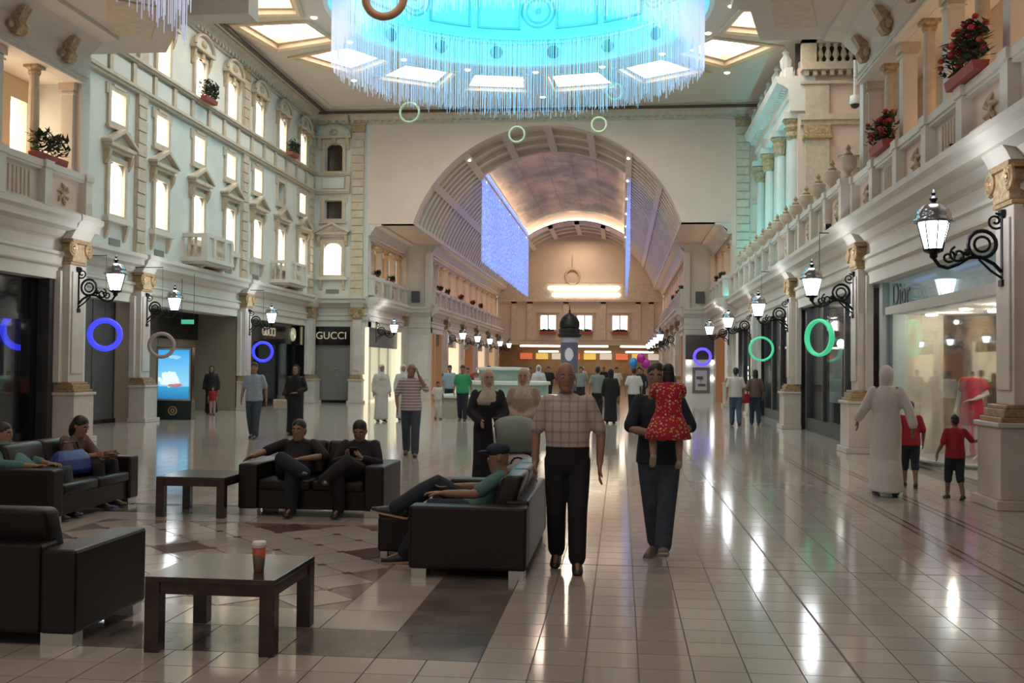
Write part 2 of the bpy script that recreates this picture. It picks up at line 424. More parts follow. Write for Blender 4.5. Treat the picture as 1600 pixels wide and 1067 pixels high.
for k in range(18):
    o = bpy.data.objects.new('round_speaker', ms); COL.objects.link(o); o.parent = dome; o.rotation_euler = (0, 0, PI/2+.06+(k+.5)*2*PI/18)
# ================================================================== WALL ELEMENTS
NUM = {'trim': 0, 'window': 0, 'door': 0}
def nm(k): NUM[k] += 1; return '%s_%d' % (k, NUM[k])
ENT = [(-.6, 3.42), (0, 3.42), (0, 3.66), (.06, 3.69), (.06, 3.9), (.11, 3.93), (.11, 3.99), (.02, 4.02), (.02, 4.26), (.10, 4.3), (.2, 4.42), (.40, 4.47), (.42, 4.6), (.5, 4.66), (.5, 4.76), (-.6, 4.76)]
def entab(T, u0, u1):
    e = struct(empty(nm('trim')))
    MB(T).prism(ENT, 'x', u0, u1).build('cornice', CREAM, e)
    MB(T).box(u0, u1, .0, .075, 3.70, 3.735).box(u0, u1, .0, .03, 4.23, 4.27).build('gilt_line', STONE, e)
    return e
def spiral(T, u, o, z, r, flip=1, n=22):
    return [(u+flip*(r*(1-.75*i/n))*math.cos(4.2*PI*i/n/1.0-PI/2), o, z+(r*(1-.75*i/n))*math.sin(4.2*PI*i/n-PI/2)) for i in range(n+1)]
def pier(T, u, wid=.40, ext=True):
    e = struct(empty(nm('trim')))
    MB(T).box(u-wid-.06, u+wid+.06, 0, .54, 0, .12).box(u-wid, u+wid, 0, .48, .12, 1.0).box(u-wid-.04, u+wid+.04, 0, .52, 1.0, 1.06).build('pedestal', MARBLE, e, bevel=.012)
    MB(T).box(u-wid+.02, u+wid-.02, 0, .46, 1.06, 1.12).box(u-wid+.05, u+wid-.05, 0, .42, 1.12, 1.22).box(u-wid+.07, u+wid-.07, 0, .38, 1.22, 1.27).build('gilt_base', GOLD, e, bevel=.01)
    MB(T).box(u-wid+.1, u+wid-.1, 0, .28, 1.27, 3.75).box(u-wid+.18, u+wid-.18, .28, .31, 1.45, 3.6).build('shaft', MARBLE, e, bevel=.01)
    MB(T).box(u-wid-.02, u-wid+.1, 0, .14, 1.27, 3.6).box(u+wid-.1, u+wid+.02, 0, .14, 1.27, 3.6).build('side_strip', CREAM, e)
    c = MB(T).box(u-wid+.08, u+wid-.08, 0, .31, 3.75, 3.80).build('neck_band', GOLD, e)
    c = MB(T)
    for s in (-1, 1):
        c.tube(spiral(T, u+s*(wid-.1), .34, 4.08, .15, s), .035, 5)
        c.lathe([(.001, -.02), (.05, -.02), (.05, .02), (.001, .02)], (u+s*(wid-.1), .34, 4.08), 8)
    c.box(u-wid+.05, u+wid-.05, 0, .36, 4.2, 4.28)
    c.build('volute_capital', GOLD, e)
    MB(T).box(u-wid+.12, u+wid-.12, 0, .33, 3.80, 4.2).build('capital_leaf', LEAFY, e, bevel=.03)
    MB(T).prism([(0, 4.28), (.34, 4.28), (.40, 4.4), (.47, 4.5), (.52, 4.62), (.58, 4.66), (.58, 4.78), (0, 4.78)], 'x', u-wid+.02, u+wid-.02).build('cornice_break', CREAM, e)
    return e
def column(T, u, o, z0, z1, r, parent, square=False, m=None):
    mb = MB(T)
    if square:
        mb.box(u-r, u+r, o-r, o+r, z0+.14, z1-.16); mb.box(u-r-.04, u+r+.04, o-r-.04, o+r+.04, z0, z0+.14)
        mb.box(u-r-.03, u+r+.03, o-r-.03, o+r+.03, z1-.26, z1-.22)
        c = mb.build('square_column', m or CREAM, parent)
        MB(T).box(u-r-.05, u+r+.05, o-r-.05, o+r+.05, z1-.16, z1).build('capital', m or STONE, c)
    else:
        mb.lathe([(r*1.35, z0), (r*1.35, z0+.08), (r*1.15, z0+.14), (r, z0+.2), (r*.98, z0+.6*(z1-z0)), (r*.86, z1-.2)], (u, o, 0), 12)
        c = mb.build('round_column', m or STONE, parent, smooth=False)
        MB(T).lathe([(r*.95, z1-.2), (r*1.2, z1-.14), (r*1.1, z1-.1), (r*1.4, z1-.05)], (u, o, 0), 10).box(u-r*1.4, u+r*1.4, o-r*1.4, o+r*1.4, z1-.06, z1).build('capital', LEAFY, c)
    return c
def cross_orn(T, u, o, z, s=.2):
    mb = MB(T)
    mb.ball((u, o+.02, z), .07, .04, .07, 8, 6)
    for k in range(6):
        a = PI/6+k*PI/3; mb.tube([(u+.05*math.cos(a), o+.02, z+.05*math.sin(a)), (u+s*.6*math.cos(a), o+.04, z+s*.6*math.sin(a)), (u+s*math.cos(a+.3), o+.02, z+s*math.sin(a+.3))], [.02, .045, .012], 6)
    return mb
def balustrade(T, u0, u1, parent, step=1.66, z0=4.76, h=.98, o=.02, orn=True):
    n = max(1, round((u1-u0)/step)); st = (u1-u0)/n
    MB(T).box(u0, u1, o-.16, o+.16, z0+h-.13, z0+h).box(u0, u1, o-.13, o+.13, z0+h-.18, z0+h-.13).build('rail', CREAM, parent)
    MB(T).box(u0, u1, o-.16, o+.16, z0, z0+.12).build('plinth', CREAM, parent)
    proto = None
    for k in range(n+1):
        u = u0+k*st
        MB(T).box(u-.13, u+.13, o-.17, o+.18, z0+.1, z0+h-.13).box(u-.16, u+.16, o-.2, o+.21, z0+h-.13, z0+h+.02).build('post', CREAM, parent)
    for k in range(n):
        u = u0+(k+.5)*st
        p = MB(T).box(u-st/2+.13, u+st/2-.13, o-.05, o+.02, z0+.12, z0+h-.18).build('panel', CREAM if k % 2 else WARM, parent)
        if orn:
            if k % 2:
                for du in (-.27, 0, .27):
                    MB(T).box(u+du-.09, u+du-.05, o+.02, o+.05, z0+.2, z0+h-.26).box(u+du+.05, u+du+.09, o+.02, o+.05, z0+.2, z0+h-.26).build('fluting', STONE, p)
            else: cross_orn(T, u, o+.02, z0+.45, .24).build('carved_ornament', TAN, p)
def gallery(T, u0, u1, name, z1=7.7, step=1.3, depth=1.15, bal_step=1.66, m=None, wallm=None, lit=()):
    e = struct(empty(name))
    balustrade(T, u0, u1, e, bal_step)
    n = max(1, round((u1-u0)/step)); st = (u1-u0)/n
    for k in range(n+1):
        column(T, u0+k*st, -.28, 5.72, z1, .11 if k % 2 else .13, e, square=bool((k+1) % 2), m=m)
        MB(T).box(u0+k*st-.2, u0+k*st+.2, -.48, -.1, 4.76, 5.72).build('column_base', CREAM, e)
    holes = [(a, b, c, d) for a, b, c, d in lit]
    holed(MB(T), u0, u1, 4.76, z1, holes, -depth-.3, -depth).build('back_wall', wallm or WARM, e)
    for a, b, c, d in lit: MB(T).box(a-.1, b+.1, -depth-.28, -depth-.22, c-.1, d+.1).build('lit_pane', LIT, e)
    MB(T).box(u0, u1, -depth, 0, 4.6, 4.76).build('walkway', CREAM, e)
    MB(T).box(u0, u1, -depth-.3, -.22, z1+.01, z1+.3).box(u0, u1, -.5, -.205, z1, z1+.008).build('lintel', CREAM, e)
    MB(T).box(u0, u1, .02, .07, z1+.05, z1+.12).build('lintel_line', STONE, e)
    return e
def bracket_cornice(T, u0, u1, z0, z1, name=None, step=1.7, dep=.7, orn=True):
    e = struct(empty(name or nm('trim')))
    MB(T).prism([(-.2, z0), (.05, z0), (.05, z0+.12), (.1, z0+.15), (.02, z0+.18), (.05, z1-.45), (dep*.35, z1-.25), (dep*.5, z1-.12), (dep, z1-.08), (dep, z1), (-.2, z1)], 'x', u0, u1).build('cornice', CREAM, e)
    n = max(1, round((u1-u0)/step)); st = (u1-u0)/n
    if orn:
        for k in range(n):
            u = u0+(k+.5)*st
            mb = MB(T).prism([(.03, z0+.25), (.16, z0+.22), (.26, z0+.38), (.2, z0+.5), (.34, z1-.3), (.03, z1-.3)], 'x', u-.12, u+.12)
            mb.ball((u-.22, .1, z0+.38), .09, .07, .09, 7, 5); mb.ball((u+.22, .1, z0+.38), .09, .07, .09, 7, 5)
            mb.build('bracket', LEAFY, e)
    return e
# ================================================================== LEFT FACADE
XL = -13.9; T = TL(XL)
rowA = [26.8+2.74*k for k in range(7)]
holes = []
for u in rowA:
    holes += [(u-.4, u+.4, 5.75, 7.18), (u-.4, u+.4, 8.29, 9.12), (u-.4, u+.4, 10.45, 11.7)]
wl = struct(holed(MB(T), 22, YT, 4.7, ZC, holes, -.4, 0).build('wall_left', WHITE))
def win_frame(u, z0, z1, w=.4, b=.13, o=.07):
    return holed(MB(T), u-w-b, u+w+b, z0-b*.6, z1+b, [(u-w, u+w, z0, z1)], .0, o)
def arch_pane(u, z0, z1, w, o):
    pts = [(u-w, z0), (u+w, z0)]+[(u+w*math.cos(a), z1-.22+.2*math.sin(a)) for a in [PI*i/8 for i in range(9)]]
    return [(p[0], p[1]) for p in pts]
def make_A(Tw, u):
    e = struct(empty(nm('window')))
    MB(Tw).box(u-.5, u+.5, -.36, -.3, 5.7, 7.25).build('lit_pane', LIT, e)
    holed(MB(Tw), u-.56, u+.56, 5.66, 7.34, [(u-.4, u+.4, 5.75, 7.18)], 0, .08).build('frame', STONE, e)
    sp = MB(Tw)   # arched corners inside the opening
    for s in (-1, 1):
        sp.prism([(u+s*.4, 7.18), (u+s*.4, 6.86), (u+s*.36, 7.02), (u+s*.26, 7.12), (u+s*.1, 7.18)], 'y', -.2, 0)
    sp.build('arch_corner', CREAM, e)
    MB(Tw).box(u-.72, u+.72, 0, .26, 7.56, 7.66).box(u-.66, u+.66, 0, .16, 7.46, 7.56).build('pediment_base', STONE, e)
    p = MB(Tw).prism([(u-.78, 7.66), (u+.78, 7.66), (u+.78, 7.74), (u, 8.1), (u-.78, 7.74)], 'y', 0, .14).build('pediment', CREAM, e)
    MB(Tw).prism([(u-.82, 7.7), (u-.78, 7.64), (u, 8.02), (u, 8.13)], 'y', .0, .30).prism([(u+.82, 7.7), (u+.78, 7.64), (u, 8.02), (u, 8.13)], 'y', .0, .30).build('raking_moulding', STONE, e)
    MB(Tw).prism([(u-.4, 7.7), (u+.4, 7.7), (u, 7.9)], 'y', .13, .15).build('pediment_recess', TAN, e)
    for s in (-1, 1): MB(Tw).prism([(0, 7.46), (.2, 7.46), (.16, 7.25), (.06, 7.08), (0, 7.05)], 'x', u+s*.62-.07, u+s*.62+.07).build('console', TAN, e)
    MB(Tw).box(u-.7, u+.7, 0, .2, 5.52, 5.66).build('sill', CREAM, e)
    for s in (-1, 1): MB(Tw).prism([(0, 5.52), (.16, 5.52), (.12, 5.3), (.05, 5.1), (0, 5.05)], 'x', u+s*.52-.06, u+s*.52+.06).build('console', STONE, e)
    MB(Tw).box(u-.3, u+.3, 0, .03, 4.92, 5.1).build('vent_grille', mat('vent_grey', (.22, .22, .20), .6), e)
    return e
def make_B(Tw, u, lit=True):
    e = struct(empty(nm('window')))
    MB(Tw).box(u-.5, u+.5, -.36, -.3, 8.2, 9.2).build('lit_pane', LIT if lit else mat('unlit_pane', (.05, .035, .025), .2), e)
    holed(MB(Tw), u-.55, u+.55, 8.15, 9.26, [(u-.4, u+.4, 8.29, 9.12)], 0, .07).box(u-.64, u-.5, 0, .06, 9.0, 9.3).box(u+.5, u+.64, 0, .06, 9.0, 9.3).box(u-.3, u+.3, 0, .09, 9.24, 9.32).box(u-.62, u+.62, 0, .12, 8.08, 8.16).build('eared_frame', STONE, e)
    return e
def make_C(Tw, u, lit=True):
    e = struct(empty(nm('window')))
    MB(Tw).box(u-.5, u+.5, -.36, -.3, 10.4, 11.8).build('lit_pane', LIT if lit else mat('unlit_pane', (.05, .035, .025), .2), e)
    holed(MB(Tw), u-.55, u+.55, 10.38, 11.86, [(u-.4, u+.4, 10.45, 11.7)], 0, .08).build('frame', STONE, e)
    sp = MB(Tw)
    for s in (-1, 1):
        sp.prism([(u+s*.4, 11.7), (u+s*.4, 11.42), (u+s*.35, 11.56), (u+s*.25, 11.65), (u+s*.1, 11.7)], 'y', -.2, 0)
    sp.build('arch_corner', CREAM, e)
    out = [(u+.74*math.cos(a), 12.05+.42*math.sin(a)) for a in [PI*i/10 for i in range(11)]]
    MB(Tw).prism(out+[(u-.74, 11.95), (u+.74, 11.95)], 'y', 0, .14).build('curved_pediment', CREAM, e)
    pts = [(u+.76*math.cos(a), .2, 12.05+.44*math.sin(a)) for a in [PI*i/10 for i in range(11)]]
    MB(Tw).tube(pts, .06, 5).box(u-.8, u+.8, 0, .24, 11.93, 12.03).build('pediment_moulding', STONE, e)
    MB(Tw).ball((u, .14, 12.2), .2, .1, .14, 8, 6).box(u-.1, u+.1, 0, .16, 11.7, 11.93).build('shell_ornament', TAN, e)
    for s in (-1, 1): MB(Tw).prism([(0, 11.95), (.18, 11.95), (.14, 11.7), (.05, 11.45), (0, 11.4)], 'x', u+s*.64-.07, u+s*.64+.07).build('console', TAN, e)
    return e
for k, u in enumerate(rowA):
    make_A(T, u); make_B(T, u, k != 5); make_C(T, u)
def pilaster(T, u, m=STONE, w=.28, spans=((4.78, 9.45), (10.4, 12.55))):
    e = struct(empty(nm('trim')))
    for z0, z1 in spans:
        MB(T).box(u-w, u+w, 0, .07, z0, z1).build('pilaster_strip', m, e)
        mb = MB(T); n = round((z1-z0)/.36); st = (z1-z0)/n
        for k in range(n): mb.box(u-w+(.03 if k % 2 else 0), u+w-(.03 if k % 2 else 0), .07, .12, z0+k*st+.02, z0+(k+1)*st-.02)
        mb.build('quoin_blocks', m, e, kind='stuff')
    MB(T).box(u-w-.08, u+w+.08, 0, .16, 12.5, 12.6).box(u-w-.04, u+w+.04, 0, .13, 12.2, 12.5).build('capital', LEAFY, e, bevel=.02)
    return e
for u in (28.17, 36.39, 44.55): pilaster(T, u)
def bands(T, u0, u1, parent):
    MB(T).box(u0, u1, 0, .14, 9.42, 9.5).box(u0, u1, 0, .2, 9.5, 9.58).box(u0, u1, 0, .14, 10.24, 10.3).box(u0, u1, 0, .2, 10.3, 10.38).build('string_course', STONE, parent)
    MB(T).prism([(0, 12.55), (.08, 12.55), (.1, 12.68), (.2, 12.72), (.24, 12.86), (.42, 12.92), (.46, ZC), (0, ZC)], 'x', u0, u1).build('crown_cornice', STONE, parent)
    mb = MB(T); n = round((u1-u0)/.3)
    for k in range(n): u = u0+(k+.5)*(u1-u0)/n; mb.box(u-.07, u+.07, .1, .2, 12.6, 12.71)
    mb.build('dentils', STONE, parent, kind='stuff')
    n = max(1, round((u1-u0)/1.37))
    for k in range(n):
        u = u0+(k+.5)*(u1-u0)/n
        MB(T).box(u-.5, u+.5, 0, .06, 9.66, 10.16).build('frieze_panel', WHITE, parent, bevel=.015)
        MB(T).box(u+.58, u+.78, 0, .1, 9.6, 10.22).build('frieze_block', STONE, parent)
bands(T, 22.3, YT, wl)
entab(T, 22.0, YT)
# balconies on the middle windows of the two bays
def balcony(T, u):
    e = struct(empty(nm('trim')))
    MB(T).box(u-1.15, u+1.15, 0, .85, 4.95, 5.08).box(u-1.05, u+1.05, 0, .75, 4.87, 4.95).build('slab', CREAM, e)
    for s in (-.8, .8): MB(T).prism([(0, 4.87), (.7, 4.87), (.5, 4.75), (.2, 4.55), (0, 4.5)], 'x', u+s-.1, u+s+.1).build('bracket', TAN, e)
    MB(T).box(u-1.1, u+1.1, .66, .82, 5.72, 5.84).box(u-1.1, u-.94, 0, .66, 5.72, 5.84).box(u+.94, u+1.1, 0, .66, 5.72, 5.84).build('rail', CREAM, e)
    for du in (-1.02, -.45, .45, 1.02): MB(T).box(u+du-.1, u+du+.1, .64, .84, 5.08, 5.76).build('post', CREAM, e)
    for s in (-1, 1): MB(T).box(u+s*.74-.2, u+s*.74+.2, .72, .78, 5.08, 5.72).build('panel', CREAM, e)
    prof = [(.05, 5.08), (.05, 5.14), (.03, 5.2), (.075, 5.34), (.03, 5.52), (.05, 5.62), (.05, 5.72)]
    for du in (-.28, -.1, .1, .28): MB(T).lathe(prof, (u+du, .74, 0), 8).build('baluster', STONE, e)
    for s in (-1, 1):
        for o_ in (.2, .42): MB(T).lathe(prof, (u+s*1.02, o_, 0), 8).build('baluster', STONE, e)
for u in (rowA[2], rowA[5]): balcony(T, u)
# frontal bay of the cross wall, left of the arch
T = TF(YT); UB = -12.96
wf = struct(holed(MB(T), -13.9, -11.35, 4.7, ZC, [(UB-.4, UB+.4, 5.75, 7.18), (UB-.4, UB+.4, 8.29, 9.12), (UB-.4, UB+.4, 10.45, 11.7)], -.6, 0).build('wall_corner', WHITE))
make_A(T, UB); make_B(T, UB, False); make_C(T, UB, False)
pilaster(T, -11.83, spans=((4.78, 12.55),))
bands(T, -13.75, -12.2, wf)
entab(T, -13.9, -11.3)
# cross wall with the great arch
CZ, VR = 6.17, 6.24
half = 5.95
aw = struct(empty('wall_arch'))
mb = MB(); a_end = math.acos(half/VR)
na = 48; P = [(XC+VR*math.cos(PI-a_end-(PI-2*a_end)*i/na), CZ+VR*math.sin(PI-a_end-(PI-2*a_end)*i/na)) for i in range(na+1)]
ZS = P[0][1]
xl, xr = -11.35, 4.75
def strip(mb, y0, y1):
    for i in range(na):
        (a, b), (c, d_) = P[i], P[i+1]
        mb.add([(a, y0, b), (c, y0, d_), (c, y0, ZC), (a, y0, ZC), (a, y1, b), (c, y1, d_), (c, y1, ZC), (a, y1, ZC)], [(0, 1, 2, 3), (4, 7, 6, 5), (0, 4, 5, 1)])
strip(mb, YT, YT+.6)
mb.box(xl, P[0][0], YT, YT+.6, ZS, ZC).box(P[-1][0], xr, YT, YT+.6, ZS, ZC)
mb.build('arch_wall', WARM, aw)
MB(TF(YT)).prism([(0, 12.55), (.08, 12.55), (.1, 12.68), (.2, 12.72), (.24, 12.86), (.42, 12.92), (.46, ZC), (0, ZC)], 'x', -12.3, 7).build('crown_cornice', STONE, aw)
mb = MB(TF(YT))
for k in range(56): u = -12.1+.32*k; mb.box(u-.07, u+.07, .1, .2, 12.6, 12.71)
mb.build('dentils', STONE, aw, kind='stuff')
MB(TF(YT)).box(xr, 7.0, -.6, 0, 4.7, ZC).build('side_field', WARM, aw)
pilaster(TF(YT), 5.2, spans=((4.78, 12.55),))
MB(TF(YT)).box(5.6, 6.1, 0, .1, 8.8, 8.95).box(5.6, 6.1, 0, .1, 7.4, 7.55).build('string_course', STONE, aw)
# ================================================================== VAULT
vault = struct(empty('ceiling_vault', (XC, 0, CZ)))
def arc_pts(r, a0, a1, n): return [(r*math.sin(a0+(a1-a0)*i/n), r*math.cos(a0+(a1-a0)*i/n)) for i in range(n+1)]
def arcslab(r0, r1, a0, a1, y0, y1, n=6):
    A = arc_pts(r0, a0, a1, n); B = arc_pts(r1, a0, a1, n)
    return MB().rings([[(A[i][0], y0, A[i][1]), (B[i][0], y0, B[i][1]), (B[i][0], y1, B[i][1]), (A[i][0], y1, A[i][1])] for i in range(n+1)])
D = math.radians
YS0, YS1 = 51.0, 76.5
VM = mat('vault_plaster', (.62, .54, .45), .75, var=.05, scale=.6)
VB = mat('vault_bed', (.56, .49, .37), .8)
VRB = mat('vault_rib', (.58, .49, .43), .7)
for s in (-1, 1):
    arcslab(VR+.22, VR+.3, s*D(35.2), s*D(72.6), YT+.3, YE, 10).build('side_shell', VB, vault)
    for aa in (36, 54): arcslab(VR-.02, VR+.24, s*D(aa-1.6), s*D(aa+1.6), YT+.05, YE, 2).build('long_rib', VRB, vault)
for y0, y1 in ((YT+.3, YS0), (YS1, YE)):
    arcslab(VR+.22, VR+.3, -D(36), D(36), y0, y1, 16).build('end_shell', VB, vault)
    for aa in (-18, 0, 18): arcslab(VR-.02, VR+.24, D(aa-1.6), D(aa+1.6), y0, y1, 2).build('long_rib', VRB, vault)
for yy in (YT+.1, YS0-.45, YS1, YE-.4):
    arcslab(VR-.02, VR+.24, -D(36), D(36), yy, yy+.4, 16).build('cross_rib', VRB, vault)
slm = {}
for b0, b1 in ((-72, -55.6), (-52.4, -37.6), (37.6, 52.4), (55.6, 72)):
    slm[b0] = arcslab(VR+.02, VR+.22, D(b0), D(b1), 0, .38, 4).mesh('cross_slat', VM)
for k in range(45):
    y = YT+.7+.85*k
    if y > YE-.4: break
    for m_ in slm.values():
        o = bpy.data.objects.new('cross_slat', m_); COL.objects.link(o); o.parent = vault; o.location = (0, y, 0)
for (a0, a1) in ((-34.4, -19.6), (-16.4, -1.6), (1.6, 16.4), (19.6, 34.4)):
    for yy in (YT+2.2, YT+3.9, YS1+2.1, YS1+4.1):
        arcslab(VR+.04, VR+.22, D(a0), D(a1), yy, yy+.35, 4).build('coffer_bar', VM, vault)
# painted sky panel, raised, with lit coves
t = NT('painted_sky', .8); co, q = t.xyz()
mp_ = t.n('Mapping'); t.t.links.new(co, mp_.inputs[0]); mp_.inputs['Scale'].default_value = (.35, .14, .35)
n_ = t.n('TexNoise', i_Scale=1.6, i_Detail=6.0, i_Roughness=.6); t.t.links.new(mp_.outputs[0], n_.inputs['Vector'])
rp = t.n('ValToRGB'); t.t.links.new(n_.outputs['Fac'], rp.inputs[0])
rp.color_ramp.elements[0].position = .38; rp.color_ramp.elements[1].position = .62
rp.color_ramp.elements[0].color = (.20, .21, .22, 1); rp.color_ramp.elements[1].color = (.52, .42, .34, 1)
fy = t.math('LESS_THAN', t.math('FRACT', t.math('DIVIDE', q[1], 3.2)), .02); ang = t.math('FRACT', t.math('DIVIDE', t.math('ADD', q[0], 30.0), 1.45))
fx = t.math('LESS_THAN', ang, .04); SKYM = t.col(t.mix(t.math('MULTIPLY', t.math('MAXIMUM', fx, fy), .5), rp.outputs[0], (.2, .15, .1)))
arcslab(VR+.95, VR+1.0, -D(44), D(44), YS0-.6, YS1+.6, 24).build('sky_panel', SKYM, vault)
for s in (-1, 1):
    arcslab(VR+.3, VR+.95, s*D(41), s*D(42.5), YS0-.6, YS1+.6, 1).build('cove_wall', WARM, vault)
    arcslab(VR+.27, VR+.31, s*D(35.5), s*D(42), YS0-.6, YS1+.6, 3).build('cove_shelf', WARM, vault)
    arcslab(VR+.36, VR+.44, s*D(38.2), s*D(39.8), YS0, YS1, 1).build('cove_strip', mat('cove_strip_side', (1, .9, .75), .5, em=(1, .85, .64), es=20), vault)
for y0, y1 in ((YS0-.6, YS0-.5), (YS1+.5, YS1+.6)):
    arcslab(VR+.2, VR+1.0, -D(44), D(44), y0, y1, 20).build('cove_end', WARM, vault)
arcslab(VR+.36, VR+.46, -D(38), D(38), YS1+.16, YS1+.3, 20).build('cove_strip', COVE, vault)
arcslab(VR+.36, VR+.46, -D(38), D(38), YS0-.35, YS0-.25, 20).build('cove_strip', COVE, vault)
sp = MB().ball((0, 0, 0), .07, .07, .05, 8, 5).mesh('spot_light', SPOTL)
for k in range(6):
    for s in (-1, 1):
        o = bpy.data.objects.new('spot_light', sp); COL.objects.link(o); o.parent = vault
        a = D(36); o.location = (s*(VR-.05)*math.sin(a), YT+1.5+5.6*k, (VR-.05)*math.cos(a))
# side soffits and cornices of the long hall
S1, S2 = 7.94, 6.57            # half widths of the two gallery sections
YM = 54.0
for s in (-1, 1):
    e = struct(empty('ceiling_soffit'))
    Tq = (lambda X: TL(X)) if s < 0 else (lambda X: TR(X))
    xa = XC+s*half
    def bx(a, b, *r): return MB().box(min(a, b), max(a, b), *r)
    bx(xa, XC+s*(S1+1.5), YT+.02, YM, ZS, ZS+.2).build('soffit', CEILM, e)
    bx(xa, XC+s*(S2+1.5), YM, YE, ZS, ZS+.2).build('soffit', CEILM, e)
    for Xw, u0, u1, du in ((XC+s*S1, YT+.02, YM, 0), (XC+s*S2, YM-1.22, YE, 0)):
        TT = Tq(Xw)
        gallery(TT, u0+.3, u1-.1, 'wall_left_gallery' if s < 0 else 'wall_right_gallery', z1=7.3, step=1.45, bal_step=1.8, wallm=mat('gallery_wall', (.62, .45, .28), .7))
        bracket_cornice(TT, u0, u1, 7.55, ZS, step=1.1, dep=.55, orn=False)
        entab(TT, u0, u1)
    # return of the step
    TT = TF(YM-1.3)
    lo, hi = sorted((XC+s*(S1+.2), XC+s*(S2-.05)))
    w_ = struct(empty('wall_return'))
    MB(TT).box(lo, hi, -.4, 0, 0, ZS).build('pier_face', CREAM, w_)
    MB(TT).box(lo+.1, hi-.1, 0, .05, 1.0, 3.3).build('pier_panel', WHITE, w_, bevel=.01)
    MB(TF(YM-1.33)).prism(ENT, 'x', lo, hi).build('cornice', CREAM, w_)
    mid = (lo+hi)/2
    MB(TT).box(lo, lo+.3, 0, .15, 4.78, 7.6).box(hi-.3, hi, 0, .15, 4.78, 7.6).build('corner_column', CREAM, w_)
    MB(TT).box(mid-.22, mid+.22, 0, .1, 5.0, 5.6).build('low_panel', GREYPANEL, w_)
# ================================================================== FAR END WALL AND FOOD HALL
T = TF(YE)
WE = mat('end_plaster', (.60, .48, .36), .75, var=.04)
we = struct(empty('wall_end'))
ex0, ex1 = XC-S2-.1, XC+S2+.1
wins = [(-5.9, 0), (-2.95, 1), (-.1, 2)]
holed(MB(T), ex0, ex1, 3.5, 13.2, [(u-.62, u+.62, 4.76, 5.9) for u, _ in wins], -.4, 0).build('end_plane', WE, we)
for u, _ in wins:
    for s in (-1, 1): MB(T).box(u+s*.31-.27, u+s*.31+.27, -.35, -.3, 4.7, 6.0).build('lit_pane', LIT, we)
    holed(MB(T), u-.8, u+.8, 4.6, 6.1, [(u-.62, u+.62, 4.76, 5.9)], 0, .1).box(u-.9, u+.9, 0, .2, 6.1, 6.25).build('frame', STONE, we)
    MB(T).box(u-.05, u+.05, -.3, .0, 4.76, 5.9).build('mullion', TAN, we)
    MB(T).box(u-.65, u+.65, .02, .35, 4.35, 4.6).build('planter', TERRA, we)
    mb = MB(T)
    for k in range(14): mb.ball((u+random.uniform(-.6, .6), .2+random.uniform(-.1, .1), 4.62+random.uniform(0, .12)), .12, .1, .1, 5, 4)
    mb.build('planter_foliage', FOLI, we, kind='stuff')
for u in (-8.7, -7.4, -4.45, -1.45, 1.35, 2.4): MB(T).box(u-.22, u+.22, 0, .12, 4.0, 7.0).build('flat_column', STONE, we)
MB(T).box(ex0, ex1, 0, .25, 7.0, 7.2).box(ex0, ex1, 0, .12, 6.85, 7.0).box(ex0, ex1, 0, .3, 3.5, 3.62).box(ex0, ex1, 0, .1, 3.9, 4.0).build('string_course', STONE, we)
MB(T).box(ex0, ex1, 0, .06, 7.2, 8.5).build('upper_band', STONE, we)
for z, a, b in ((8.12, -5.8, -.25), (7.55, -5.45, -.2)):
    MB(T).tube([(a, .2, z), (b, .2, z)], .16, 8, round_=True).build('tube_light', TUBEL, we)
MB(T).torus((-3.95, .1, 9.1), .55, .1, 20, 6).build('wall_ring', TAN, we)
MB(T).tube([(-3.95, .1, 9.7), (-3.95, .1, 10.8)], .05, 5).build('wall_ring_stem', TAN, we)
fh = struct(empty('wall_food_hall'))
FW = mat('food_hall_wall', (.40, .29, .19), .6, var=.15, scale=1.5)
MB().box(-12, 6, 103, 103.3, 0, 4.4).build('back_plane', FW, fh)
MB().box(-12.2, -12, YE, 103, 0, 4.4).box(6, 6.2, YE, 103, 0, 4.4).build('side_plane', FW, fh)
MB().box(-12.2, 6.2, YE+.4, 103.3, 4.4, 4.6).build('hall_ceiling', CEILM, fh)
for y, z, a, b in ((86, 3.9, -7.2, 1.2), (86, 3.9, -11, -8), (92, 3.6, -9, -5.5), (92, 3.6, -4.6, -1.2), (92, 3.6, 0, 3.5), (98, 3.2, -7.8, -6), (98, 3.2, -3.4, -1), (98, 3.2, .5, 3)):
    MB().tube([(a, y, z), (b, y, z)], .09, 8, round_=True).build('tube_light', TUBEL, fh)
for k in range(9):
    x = -9.5+1.6*k
    MB().box(x-.6, x+.6, 102.7, 103, 2.5, 3.1).build('shop_sign', mat('sign_%d' % (k % 3), [(.6, .1, .05), (.7, .5, .1), (.5, .45, .4)][k % 3], .4, em=[(.8, .2, .08), (.9, .6, .15), (.8, .7, .6)][k % 3], es=.6), fh)
    MB().box(x-.7, x+.7, 102.2, 102.7, 0, 1.1).build('counter', mat('far_counter', (.25, .16, .09), .4), fh)
# ================================================================== RIGHT SIDE, NEAR BLOCK AND TERRACE
YB = 22.2
TRs = TR(5.0)
gallery(TRs, 6.5, YB, 'wall_right_block', z1=7.75, step=1.3, bal_step=1.66, wallm=mat('gallery_warm', (.68, .52, .36), .7))
bracket_cornice(TRs, 3, YB+.1, 7.75, 8.8, step=1.75, dep=.75)
entab(TR(4.97), 2, YM)
MB(TRs).box(YB-.1, YB+.15, -1.6, 0.02, 4.76, 8.8)
MB().box(5.0, 7.5, 2, YB, 8.8, 9.0)
